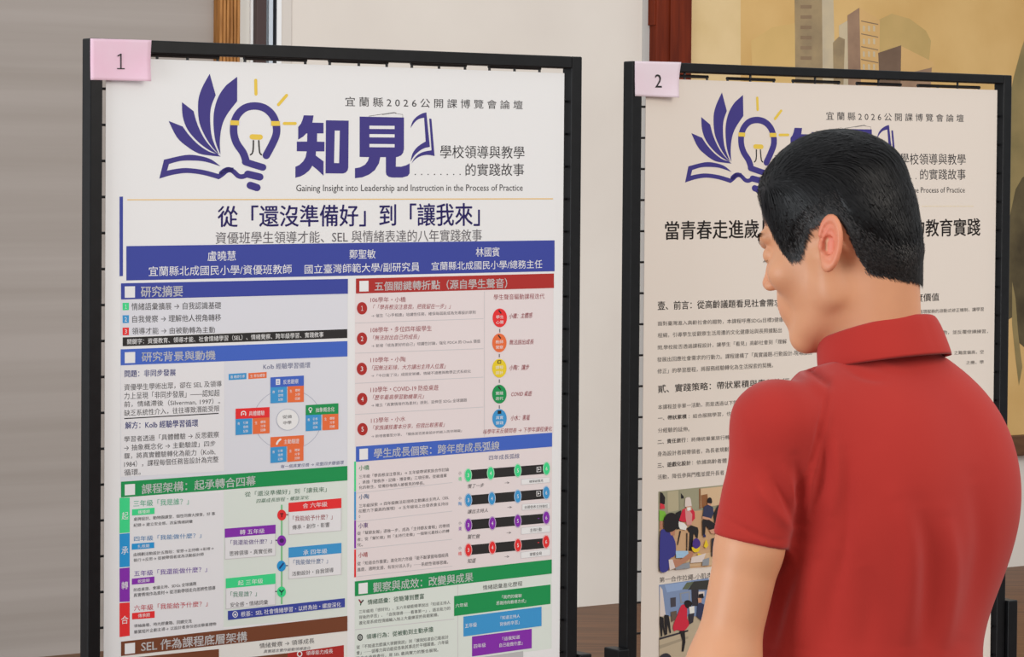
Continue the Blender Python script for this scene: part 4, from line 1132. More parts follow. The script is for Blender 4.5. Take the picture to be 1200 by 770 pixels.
def surface_nets(f, lo, hi, h, mult=4, reach=2.2):
    lo = np.array(lo, float)
    nc = np.ceil((np.array(hi) - lo) / (h * mult)).astype(int) + 1
    ax = [lo[i] + h * mult * (np.arange(nc[i]) + .5) - h * .5 for i in range(3)]
    G = np.stack(np.meshgrid(*ax, indexing='ij'), -1).reshape(-1, 3)
    dc = f(G).reshape(nc)
    near = np.abs(dc) < h * mult * reach
    D = np.repeat(np.repeat(np.repeat(dc.astype(np.float32), mult, 0), mult, 1), mult, 2)
    M = np.repeat(np.repeat(np.repeat(near, mult, 0), mult, 1), mult, 2)
    idx = np.argwhere(M)
    vals = np.empty(len(idx), np.float32)
    for s in range(0, len(idx), 400000):
        vals[s:s + 400000] = f(lo + h * idx[s:s + 400000])
    D[M] = vals
    I = D < 0
    cnt = np.zeros(np.array(D.shape) - 1, np.int8)
    for dx in (0, 1):
        for dy in (0, 1):
            for dz in (0, 1):
                cnt += I[dx:D.shape[0] - 1 + dx, dy:D.shape[1] - 1 + dy, dz:D.shape[2] - 1 + dz]
    cells = np.argwhere((cnt > 0) & (cnt < 8))
    vid = -np.ones(cnt.shape, np.int32)
    vid[tuple(cells.T)] = np.arange(len(cells))
    acc = np.zeros((len(cells), 3)); num = np.zeros(len(cells))
    corners = [(0, 0, 0), (1, 0, 0), (0, 1, 0), (1, 1, 0), (0, 0, 1), (1, 0, 1), (0, 1, 1), (1, 1, 1)]
    for i, a in enumerate(corners):
        for k in range(3):
            if a[k] == 0:
                b = list(a); b[k] = 1
                da = D[tuple((cells + a).T)]; db = D[tuple((cells + b).T)]
                m = (da < 0) != (db < 0)
                t = np.where(m, da / np.where(m, da - db, 1), 0)
                P = np.array(a, float)[None] + t[:, None] * (np.array(b) - np.array(a))[None]
                acc[m] += P[m]; num[m] += 1
    V = lo + h * (cells + acc / num[:, None])
    F = []
    for k in range(3):
        sl0 = [slice(1, -1)] * 3; sl1 = [slice(1, -1)] * 3
        sl0[k] = slice(0, -1); sl1[k] = slice(1, None)
        A, B = I[tuple(sl0)], I[tuple(sl1)]
        for flip, mask in ((False, A & ~B), (True, ~A & B)):
            e = np.argwhere(mask)
            if not len(e):
                continue
            base = e + 1
            base[:, k] -= 1
            k1, k2 = (k + 1) % 3, (k + 2) % 3
            q = []
            for o1, o2 in ((0, 0), (-1, 0), (-1, -1), (0, -1)):
                c = base.copy(); c[:, k1] += o1; c[:, k2] += o2
                q.append(vid[tuple(c.T)])
            q = np.stack(q, 1)
            F.append(q[:, ::-1] if flip else q)
    F = np.concatenate(F)
    F = F[(F >= 0).all(1)]
    # pull the points onto the exact surface
    for _ in range(2):
        d = f(V); g = grad(f, V, h * .4)
        V = V - np.clip(d, -h, h)[:, None] * g
    return V, F
def grad(f, P, e):
    g = np.stack([f(P + np.eye(3)[i] * e) - f(P - np.eye(3)[i] * e) for i in range(3)], 1)
    return g / (np.linalg.norm(g, axis=1, keepdims=True) + 1e-9)

def np_mesh(name, V, F, m, parent, smooth=True, label=None):
    me = bpy.data.meshes.new(name)
    me.vertices.add(len(V)); me.vertices.foreach_set('co', np.asarray(V, np.float32).ravel())
    n = F.shape[1]
    me.loops.add(F.size); me.loops.foreach_set('vertex_index', F.ravel().astype(np.int32))
    me.polygons.add(len(F)); me.polygons.foreach_set('loop_start', np.arange(0, F.size, n, dtype=np.int32))
    me.polygons.foreach_set('use_smooth', np.ones(len(F), bool) if smooth else np.zeros(len(F), bool))
    me.materials.append(m)
    me.update(calc_edges=True)
    me.validate()
    o = bpy.data.objects.new(name, me)
    COL.objects.link(o)
    if parent:
        o.parent = parent
    if label:
        o['label'] = label
    return o

# --- the man's frames: torso faces away and left, head turned further left and bowed
def unit(v):
    v = np.array(v, float)
    return v / np.linalg.norm(v)
PHI = math.radians(46)
TF = np.array([-math.sin(PHI), math.cos(PHI), 0]); TL = np.array([-TF[1], TF[0], 0]); TR = -TL
UPV = np.array([0, 0, 1.0])
NECK = U(1028, 409, 3.475)
SHL = U(909, 498, 3.342)
SHR = SHL + .366 * TR - .060 * UPV
CHEST = U(1030, 560, 3.485)
WAIST = U(1016, 760, 3.47)
PELV = np.array([WAIST[0] - .018, WAIST[1] - .0, .93])
TB = np.stack([TR, TF, UPV])                              # rows: right, forward, up
HA, HB = math.radians(29), math.radians(17)
HF = np.array([-math.cos(HA) * math.cos(HB), math.sin(HA) * math.cos(HB), -math.sin(HB)])
HL = unit(np.cross(UPV, HF)); HU = np.cross(HF, HL)
HB3 = np.stack([HL, HF, HU])                              # rows: left, forward, up
HO = U(993, 289, 3.465)
PERSON_XY = (PELV[0], PELV[1])

ELL = U(847, 786, SHL[1] - .012)
ELR = SHR + .06 * TF - .27 * UPV + .01 * TR
HAL = ELL + .22 * unit(TF * .5 + TR * .02 - UPV * .85)
HAR = ELR + .22 * unit(TF * .5 + TL * .02 - UPV * .85)

def d_head(p):
    """skull and face, centimetres in the head frame (left, forward, up)"""
    q = ((p - HO) @ HB3.T) * 100
    x = np.abs(q[:, 0]); s = np.stack([x, q[:, 1], q[:, 2]], 1)
    d = sd_ell(s, (0, .2, 4.5), (7.5, 8.6, 8.0))
    d = smin(d, sd_ell(s, (0, -3.4, 2.0), (6.7, 4.7, 6.0)), 2.0)
    d = smin(d, sd_ell(s, (0, 3.7, -1.6), (6.2, 5.6, 7.4)), 2.0)
    d = smin(d, sd_cone(s, (4.5, 1.4, -5.0), (1.6, 7.4, -8.9), 1.6, 1.5), 2.2)          # jaw
    d = smin(d, sd_cone(s, (5.8, .6, -1.0), (4.6, 1.4, -5.2), 1.3, 1.5), 1.6)
    d = smin(d, sd_ell(s, (0, 7.6, -9.0), (2.2, 1.7, 1.6)), 1.4)                        # chin
    d = smin(d, sd_ell(s, (0, 3.5, -7.6), (4.0, 5.2, 2.0)), 2.0)
    d = smin(d, sd_ell(s, (4.5, 6.6, -1.2), (2.0, 1.9, 1.9)), 1.6)                      # cheek
    d = smin(d, sd_cone(s, (.9, 9.2, 3.2), (4.4, 7.6, 3.5), .9, .8), 1.0)               # brow
    d = smax(d, -sd_ell(s, (3.1, 9.5, 1.5), (1.9, 1.3, 1.05)), .9)                      # eye socket
    d = smin(d, sd_ell(s, (3.2, 7.75, 1.3), (1.6, 1.3, 1.2)), .25)                 # lids
    d = smin(d, sd_cone(s, (0, 8.9, 2.2), (0, 10.45, -1.2), .6, .8), .8)                # nose
    d = smin(d, sd_ell(s, (0, 10.5, -1.5), (.95, .95, .85)), .5)
    d = smin(d, sd_ell(s, (1.25, 10.0, -1.85), (.62, .85, .6)), .35)
    d = smax(d, -sd_ell(s, (.62, 10.4, -2.4), (.34, .55, .4)), .15)                     # nostril
    d = smin(d, sd_ell(s, (0, 8.1, -4.9), (3.2, 1.9, 2.7)), 1.2)                        # muzzle
    d = smin(d, sd_cone(s, (0, 9.85, -4.35), (2.2, 8.95, -4.7), .5, .25), .35)           # lips
    d = smin(d, sd_cone(s, (0, 9.7, -5.55), (1.9, 8.95, -5.15), .55, .25), .35)
    d = smax(d, -sd_cone(s, (0, 10.3, -4.95), (2.4, 9.2, -4.95), .12, .08), .15)
    # ear
    n = unit((.97, .22, .1)); fw = unit(np.array((-.2, .93, .32)) - n * np.dot(n, (-.2, .93, .32))); up = np.cross(n, fw)
    if up[2] < 0:
        up = -up
    c = np.array((7.55, -1.25, .2))
    e = s - c
    a, b, w = e @ fw, e @ up, e @ n
    rx = 1.62 + .14 * b / 3.0
    rr = np.sqrt((a / rx) ** 2 + (b / 3.15) ** 2) + 1e-6
    flat = smax((rr - 1) * 1.7, np.abs(w - .0) - .2, .2)
    rimd = np.sqrt(((rr - .86) * 1.7) ** 2 + (w - .26) ** 2) - .27
    rimd = np.where((a > .7) & (b < .6), rimd + .5 * np.clip((a - .7), 0, 1), rimd)
    ear = smin(flat, rimd, .14)
    ear = smin(ear, np.sqrt((np.sqrt((a / .95 + .12) ** 2 + (b / 1.75 - .05) ** 2) - 1) ** 2 * .9 + (w - .2) ** 2) - .17, .14)
    ear = smax(ear, -sd_ell(np.stack([a, b, w], 1), (.25, -.3, .3), (.85, 1.15, 1.05)), .07)
    ear = smax(ear, -sd_ell(np.stack([a, b, w], 1), (.5, -.5, -.4), (.5, .62, 1.3)), .06)
    ear = smin(ear, sd_ell(np.stack([a, b, w], 1), (.35, -2.55, .05), (.75, .8, .42)), .3)
    ear = smin(ear, sd_ell(np.stack([a, b, w], 1), (1.25, -.45, .2), (.32, .6, .35)), .25)
    ear = smin(ear, sd_ell(np.stack([a, b, w], 1), (.5, -.2, -.75), (1.0, 1.9, .55)), .2)
    d = smin(d, ear, .35)
    return d / 100
def d_skull(p):
    q = ((p - HO) @ HB3.T) * 100
    s = np.stack([np.abs(q[:, 0]), q[:, 1], q[:, 2]], 1)
    d = sd_ell(s, (0, .2, 4.5), (7.5, 8.6, 8.0))
    d = smin(d, sd_ell(s, (0, -3.4, 2.0), (6.7, 4.7, 6.0)), 2.0)
    d = smin(d, sd_ell(s, (0, 3.7, -1.6), (6.2, 5.6, 7.4)), 2.0)
    d = smin(d, sd_cone(p, HO + HB3.T @ np.array((0, -.036, -.02)), NECK + .02 * UPV, .047, .049) * 100, 2.0)
    return d / 100
def d_trunk(p):
    d = sd_ell(p, CHEST, (.160, .112, .155), TB)
    d = smin(d, sd_ell(p, CHEST - .03 * UPV - .045 * TF + .066 * TR, (.085, .07, .115), TB), .05)
    d = smin(d, sd_ell(p, CHEST - .03 * UPV - .045 * TF - .066 * TR, (.085, .07, .115), TB), .05)
    d = smin(d, sd_ell(p, WAIST, (.146, .108, .22), TB), .06)
    d = smin(d, sd_ell(p, PELV, (.155, .118, .15), TB), .06)
    d = smin(d, sd_cone(p, NECK - .095 * UPV - .01 * TF, SHL + .0 * UPV, .046, .036), .035)
    d = smin(d, sd_cone(p, NECK - .095 * UPV - .01 * TF, SHR + .0 * UPV, .046, .036), .035)
    d = smin(d, sd_cone(p, SHL * .8 + SHR * .2 - .03 * UPV, SHR * .8 + SHL * .2 - .03 * UPV, .058, .058), .04)
    return d
def d_arm(p, S, E, H, k=1.0):
    d = sd_cone(p, S, S * .5 + E * .5, .0385 * k, .0372 * k)
    d = smin(d, sd_cone(p, S * .5 + E * .5, E, .0372 * k, .034 * k), .012)
    w = E + (H - E) * .92
    d = smin(d, sd_cone(p, E, E * .6 + w * .4, .038, .038), .03)
    d = smin(d, sd_cone(p, E * .6 + w * .4, w, .038, .026), .02)
    return d
def hand_prims(E, H, palm_n):
    """palm and five bent fingers, each its own chain"""
    ax = unit(H - E)
    nrm = unit(palm_n - ax * np.dot(palm_n, ax))
    sd = np.cross(ax, nrm)
    w = E + (H - E) * .92
    out = [(w, H + ax * .03, .026, .024)]
    pal = H + ax * .045
    out += [(w + sd * .012, pal + sd * .026, .018, .013), (w - sd * .012, pal - sd * .026, .018, .013), (w, pal, .018, .014)]
    for k, L in ((-1.5, .066), (-.5, .078), (.5, .082), (1.5, .074)):
        p0 = pal + sd * (.0185 * k)
        p1 = p0 + unit(ax + nrm * .35) * L * .46
        p2 = p1 + unit(ax * .7 + nrm * .8) * L * .32
        p3 = p2 + unit(ax * .3 + nrm) * L * .24
        out += [(p0, p1, .0095, .009), (p1, p2, .009, .0085), (p2, p3, .0085, .0075)]
    t0 = w + sd * .022 + ax * .012
    t1 = t0 + unit(ax * .7 + sd * .75 + nrm * .3) * .045
    t2 = t1 + unit(ax * .9 + sd * .2 + nrm * .4) * .034
    out += [(t0, t1, .014, .0115), (t1, t2, .0115, .009)]
    return out
HP = hand_prims(ELL, HAL, TR) + hand_prims(ELR, HAR, TL)
def d_hands(p):
    d = None
    for a, b, ra, rb in HP:
        e = sd_cone(p, a, b, ra, rb)
        d = e if d is None else smin(d, e, .005)
    return d
def d_body(p):
    out = np.full(len(p), 9.0)
    d = smin(smax(d_trunk(p) + .003, PELV[2] - .06 - p[:, 2], .02), d_arm(p, SHL, ELL, HAL), .02)
    d = smin(d, d_arm(p, SHR, ELR, HAR), .02)
    neck = sd_cone(p, HO + HB3.T @ np.array((0, -.035, -.03)), NECK - .02 * UPV, .050, .056)
    neck = sd_cone(p, HO + HB3.T @ np.array((0, -.031, -.03)), NECK - .06 * UPV, .047, .055)
    neck = smin(neck, sd_cone(p, HO + HB3.T @ np.array((0, .0, -.055)), NECK - .05 * UPV + .012 * TF, .034, .042), .02)
    m = np.linalg.norm(p - HO, axis=1) < .26
    hd = np.linalg.norm(p - HO - HU * .02, axis=1) - .11
    if m.any():
        hd = hd.copy(); hd[m] = d_head(p[m])
    d = smin(d, smin(neck, hd, .018), .022)
    hm = (np.linalg.norm(p - HAL, axis=1) < .2) | (np.linalg.norm(p - HAR, axis=1) < .2)
    if hm.any():
        d = d.copy(); d[hm] = smin(d[hm], d_hands(p[hm]), .012)
    return d

def skin_material():
    m = mat('skin', C(206, 150, 116), .48, .35)
    nt = m.node_tree; b = nt.nodes['Principled BSDF']
    b.inputs['Subsurface Weight'].default_value = .04
    b.inputs['Subsurface Radius'].default_value = (1.0, .35, .2)
    b.inputs['Subsurface Scale'].default_value = .006
    at = nt.nodes.new('ShaderNodeAttribute'); at.attribute_name = 'blush'
    nz = nt.nodes.new('ShaderNodeTexNoise'); nz.inputs['Scale'].default_value = 26; nz.inputs['Detail'].default_value = 4
    tc = nt.nodes.new('ShaderNodeTexCoord'); nt.links.new(tc.outputs['Object'], nz.inputs['Vector'])
    mx = nt.nodes.new('ShaderNodeMix'); mx.data_type = 'RGBA'
    mx.inputs[6].default_value = C(207, 150, 113, 1.1); mx.inputs[7].default_value = C(200, 141, 106, 1.06)
    nt.links.new(nz.outputs['Fac'], mx.inputs[0])
    m2 = nt.nodes.new('ShaderNodeMix'); m2.data_type = 'RGBA'
    m2.inputs[7].default_value = C(206, 108, 86, 1.2)
    nt.links.new(at.outputs['Fac'], m2.inputs[0]); nt.links.new(mx.outputs[2], m2.inputs[6])
    nt.links.new(m2.outputs[2], b.inputs['Base Color'])
    return m
M_skin = skin_material()

def fabric(name, c1, c2):
    m = mat(name, c1, .85, .15)
    nt = m.node_tree; b = nt.nodes['Principled BSDF']
    b.inputs['Sheen Weight'].default_value = .12
    tc = nt.nodes.new('ShaderNodeTexCoord')
    nz = nt.nodes.new('ShaderNodeTexNoise'); nz.inputs['Scale'].default_value = 900; nz.inputs['Detail'].default_value = 1
    n2 = nt.nodes.new('ShaderNodeTexNoise'); n2.inputs['Scale'].default_value = 9; n2.inputs['Detail'].default_value = 4
    mx = nt.nodes.new('ShaderNodeMix'); mx.data_type = 'RGBA'
    mx.inputs[6].default_value = c1; mx.inputs[7].default_value = c2
    bp = nt.nodes.new('ShaderNodeBump'); bp.inputs['Strength'].default_value = .12; bp.inputs['Distance'].default_value = .0006
    nt.links.new(tc.outputs['Object'], nz.inputs['Vector']); nt.links.new(tc.outputs['Object'], n2.inputs['Vector'])
    nt.links.new(n2.outputs['Fac'], mx.inputs[0]); nt.links.new(mx.outputs[2], b.inputs['Base Color'])
    nt.links.new(nz.outputs['Fac'], bp.inputs['Height']); nt.links.new(bp.outputs[0], b.inputs['Normal'])
    return m
M_shirt = fabric('brick_red_pique', C(172, 46, 40, .94), C(182, 52, 44, .94))
M_trous = fabric('charcoal_trouser_cloth', C(48, 48, 54), C(58, 58, 64))

def P2px(V):
    q = V - CAM
    z = q @ _f
    return np.stack([600 + FPX * (q @ _r) / z, CY - FPX * (q @ _u) / z], 1)

SLEEVE_N = unit(ELL - SHL)
HEML = U(881, 631, SHL[1] - .005)
sleeve_t = (HEML - SHL) @ SLEEVE_N + .004
HEM_N = SLEEVE_N
def d_shirt(p):
    tr = d_trunk(p) - .011
    def sl(S, E, t, n, o):
        e = sd_cone(p, S, S + (E - S) * .5, .0435, .0400)
        e = smin(e, sd_cone(p, S + (E - S) * .3, S + (E - S) * .75, .0405, .0392), .006)
        return smax(e - .001, (p - S) @ n - t, .004)
    nR = unit(ELR - SHR)
    d = smin(tr, sl(SHL, ELL, sleeve_t, HEM_N, 0), .022)
    d = smin(d, sl(SHR, ELR, .16, nR, 0), .022)
    d = smin(d, sd_cone(p, NECK - .085 * UPV + .012 * TF, NECK - .015 * UPV + .004 * TF, .070, .058), .03)
    d = smin(d, sd_ell(p, PELV - .08 * UPV, (.158, .119, .22), TB), .03)
    d = smax(d, .84 - p[:, 2], .004)
    # neck opening: a plane tilted down to the front
    nk = unit(UPV * .9 + TF * .26)
    d = smax(d, (p - NECK) @ nk + .010, .006)
    return d

def build_person():
    root = empty('person', (PERSON_XY[0], PERSON_XY[1], 0.0), 0.0)
    tag(root, 'man in a brick red polo shirt seen from behind, reading the poster marked 2', 'person')
    R0 = np.array([PERSON_XY[0], PERSON_XY[1], 0.0])
    lo = np.minimum.reduce([ELL, ELR, HAL, HAR, PELV - .09, SHL, SHR, HO - .06]) - .09
    hi = np.maximum.reduce([ELL, ELR, HAL, HAR, PELV + .09, SHL, SHR, HO + .06]) + .09
    lo[:2] = np.minimum(lo[:2], (HAL + (HAL - ELL) * .75)[:2] - .03)
    lo[2] = HAL[2] - .17; hi[2] = HO[2] + .17
    V, F = surface_nets(d_body, lo, hi, .0021)
    # blush on ears, nose and lips
    q = ((V - HO) @ HB3.T) * 100
    x = np.abs(q[:, 0])
    bl = np.zeros(len(V))
    bl = np.maximum(bl, .85 * np.exp(-(((q[:, 1] + 1.2) / 2.0) ** 2 + ((q[:, 2] - .6) / 3.6) ** 2)) * (x > 7.2))
    bl = np.maximum(bl, .5 * np.exp(-((x / 2.2) ** 2 + ((q[:, 2] + 4.9) / .9) ** 2)) * (q[:, 1] > 8.2))
    bl = np.maximum(bl, .2 * np.exp(-((x / 1.6) ** 2 + ((q[:, 2] + 1.5) / 1.2) ** 2)) * (q[:, 1] > 9.5))
    body = np_mesh('body', V - R0, F, M_skin, root)
    at = body.data.attributes.new('blush', 'FLOAT', 'POINT')
    if len(at.data) == len(V):
        at.data.foreach_set('value', bl.astype(np.float32))
    # ---- shirt
    slo = np.minimum(CHEST, PELV) - np.array([.36, .36, 0]); shi = np.maximum(CHEST, PELV) + np.array([.36, .36, 0])
    slo[2] = .80; shi[2] = NECK[2] + .06
    V, F = surface_nets(d_shirt, slo, shi, .003)
    N = grad(d_shirt, V, .002)
    px = P2px(V)
    front = ((CAM - V) * N).sum(1) > 0
    near = V[:, 1] < 3.62
    def crease(pts, depth, width, lo_=0):
        """a fold of the cloth along a line, pushed in (depth<0) or out"""
        P = np.array(smooth_pts(pts, 6))
        best = np.full(len(V), 1e9); tt = np.zeros(len(V))
        L = np.concatenate([[0], np.cumsum(np.linalg.norm(np.diff(P, axis=0), axis=1))]); L /= L[-1]
        for i in range(len(P) - 1):
            ab = P[i + 1] - P[i]
            t = np.clip(((px - P[i]) @ ab) / (ab @ ab), 0, 1)
            d = np.linalg.norm(px - P[i] - t[:, None] * ab, axis=1)
            m = d < best
            best[m] = d[m]; tt[m] = L[i] + (L[i + 1] - L[i]) * t[m]
        env = np.sin(np.pi * np.clip(tt, .04, .96)) ** .7
        return depth * np.exp(-(best / width) ** 2) * env * (front & near)
    off = np.zeros(len(V))
    for a in FOLDS:
        off += crease(*a)
    V = V + N * off[:, None]
    shirt = np_mesh('polo_shirt', V - R0, F, M_shirt, root)
    # ---- collar: a band round the neck, folded over
    nk = unit(UPV * .9 + TF * .26)
    e1 = TR; e2 = np.cross(nk, e1)
    cc = NECK - .002 * TF
    n = 72
    V, Fq = [], []
    prof = [(.000, -.024), (.003, .010), (.004, .019), (.007, .024), (.0105, .023), (.0135, .016), (.0165, .004), (.0205, -.017), (.0185, -.018), (.012, .006), (.006, .014)]
    for i in range(n + 1):
        a = math.radians(90 + 16) + math.radians(328) * i / n            # opening at the throat
        dirv = e1 * math.cos(a) + e2 * math.sin(a)
        rad = .0595 + .004 * abs(math.cos(a)) - .008 * max(0, float(dirv @ TF))
        back = max(0, -dirv @ TF)
        for r, hgt in prof:
            hh = hgt * (1 + .12 * back) if hgt > 0 else hgt * (1 + .5 * back + 1.3 * max(0, float(dirv @ TF)))
            V.append(cc + dirv * (rad + r) + nk * (hh - .001))
    m_ = len(prof)
    for i in range(n):
        for j in range(m_):
            j2 = (j + 1) % m_
            Fq.append((i * m_ + j, (i + 1) * m_ + j, (i + 1) * m_ + j2, i * m_ + j2))
    V = np.array(V)
    col = np_mesh('collar', V - R0, np.array(Fq), M_shirt, shirt)
    ss = col.modifiers.new('smooth', 'SUBSURF'); ss.levels = 1; ss.render_levels = 1
    # ---- trousers and shoes (below the picture's edge)
    def legs(sx):
        hip = PELV + TR * (.085 * sx) - .04 * UPV
        kn = np.array([hip[0], hip[1], .49]) + TF * .015
        an = np.array([hip[0], hip[1], .09]) - TF * .02 + TR * (.015 * sx)
        return hip, kn, an
    LG = [legs(1), legs(-1)]
    def d_tr(p):
        d = sd_ell(p, PELV - .01 * UPV, (.152, .113, .13), TB)
        for h, k, a in LG:
            d = smin(d, smin(sd_cone(p, h, k, .080, .064), sd_cone(p, k, a, .066, .055), .03), .02)
        return smax(smax(d, p[:, 2] - .9, .004), .06 - p[:, 2], .004)
    c0 = np.array([PELV[0], PELV[1], 0])
    V, F = surface_nets(d_tr, c0 + np.array([-.32, -.32, .03]), c0 + np.array([.32, .32, 1.05]), .008)
    np_mesh('trousers', V - R0, F, M_trous, root)
    M_shoe = mat('black_leather', C(30, 28, 28), .35, .5)
    for h, k, a in LG:
        f0 = np.array([a[0], a[1], 0])
        def d_sh(p):
            d = sd_ell(p, f0 + TF * .06 + UPV * .035, (.048, .14, .045), TB)
            d = smin(d, sd_cone(p, f0 + UPV * .05 - TF * .02, f0 + UPV * .10 - TF * .02, .045, .045), .02)
            return smax(d, .0 - p[:, 2], .003)
        V, F = surface_nets(d_sh, f0 - np.array([.25, .25, .02]), f0 + np.array([.25, .25, .18]), .005)
        np_mesh('shoe', V - R0, F, M_shoe, root)
    build_hair(root, R0)
    # ---- eyes: eyeballs and lashes, looking down
    M_eye = mat('eye_white', C(214, 206, 200), .2, .5); M_iris = mat('dark_iris', C(40, 28, 22), .2, .5); M_lash = mat('lash_black', C(24, 20, 20), .6, .2)
    for sx in (1, -1):
        def H(x, y, z):
            return HO + HB3.T @ (np.array((x * sx, y, z)) / 100) - R0
        mb = MB()
        for k in range(16):
            u = k / 15
            p = H(2.0 + 2.5 * u, 8.92 - 1.0 * u ** 2 + .12 * math.sin(math.pi * u), .95 + .25 * math.sin(math.pi * u))
            q2 = p + HB3.T @ (np.array((.1 * sx, .62, -.42)) / 100)
            w = HB3.T @ (np.array((.09, 0, 0)) / 100)
            mb.add([p - w, p + w, q2], [[0, 1, 2]], M_lash)
        mb.tube([H(2.0 + 2.5 * u, 8.88 - 1.0 * u ** 2, .95 + .22 * math.sin(math.pi * u)) for u in np.linspace(0, 1, 9)], .0006, M_lash, 6)
        mb.build('eyelashes', root)
        mb = MB()
        for k in range(170):
            u = rng.random(); v = rng.random()
            bx = 1.2 + 4.0 * u
            by, bz = 9.95 - .30 * (bx - 1.2) - .035 * (bx - 1.2) ** 2 * 1.6, 3.35 + .55 * math.sin(math.pi * min(u * .62 + .05, 1)) + (v - .5) * (.95 - .5 * u)
            p = HO + HB3.T @ (np.array((bx, by, bz)) / 100)
            for _ in range(3):
                p = p - d_body(p[None])[0] * grad(d_body, p[None], .001)[0]
            nn = grad(d_body, p[None], .001)[0]
            dr = HB3.T @ unit((.9, -.35, .28 - u * .5))
            if sx < 0:
                m_ = lambda v_: v_ - 2 * (v_ @ HL) * HL
                p = HO + m_(p - HO); nn = m_(nn); dr = m_(dr)
            a = p + nn * .0003; b = p + dr * .009 + nn * .0012
            w = np.cross(dr, nn) * .0004
            mb.add([a - w - R0, a + w - R0, b - R0], [[0, 1, 2]], M_lash)
        mb.build('eyebrow', root)

# ---- hair: a combed cap over the scalp and short strands along its edge
_AZ = np.array([0, 18, 31, 38, 45, 49, 59, 66, 72, 80, 88, 100, 110, 113.5, 116, 121.6, 131.5, 144, 158, 180.])
_UB = np.array([7.6, 7.3, 6.4, 4.7, 2.1, .4, .1, 1.2, 2.1, 2.8, 3.2, 3.2, 2.4, .9, -.9, -2.6, -4.2, -5.3, -6.0, -6.1])
def hair_above(q):
    az = np.degrees(np.arctan2(np.abs(q[:, 0]), q[:, 1] + .3))
    return q[:, 2] - np.interp(az, _AZ, _UB), az
def hair_thick(q):
    s, az = hair_above(q)
    top = np.clip((q[:, 2] - 5.5) / 5.0, 0, 1); top = top * top * (3 - 2 * top)
    fr = np.clip((q[:, 1] - 2) / 6, 0, 1) * np.clip((q[:, 2] - 4.5) / 3, 0, 1)
    bk = np.clip((-q[:, 1] - 2) / 6, 0, 1) * np.clip((q[:, 2] + 1) / 6, 0, 1)
    bk_ = np.clip((az - 95) / 20, 0, 1)
    sh = .25 + 1.1 * bk_
    T = .45 + .85 * top - .15 * fr + .1 * bk
    return T * np.clip((s - sh) / (1.9 + 2.6 * bk_), -1, 1) + np.where(s < sh, (s - sh) * .6, 0), s, az
def d_hair(p):
    q = ((p - HO) @ HB3.T) * 100
    t, s, az = hair_thick(q)
    lock = .07 * np.sin(q[:, 0] * 2.4 + q[:, 1] * .9 + 1.5 * np.sin(q[:, 1] * .5)) * np.clip((q[:, 2] - 4) / 4, 0, 1)
    return smax(d_skull(p) - (t + lock) / 100, -(d_skull(p) + .004), .002)
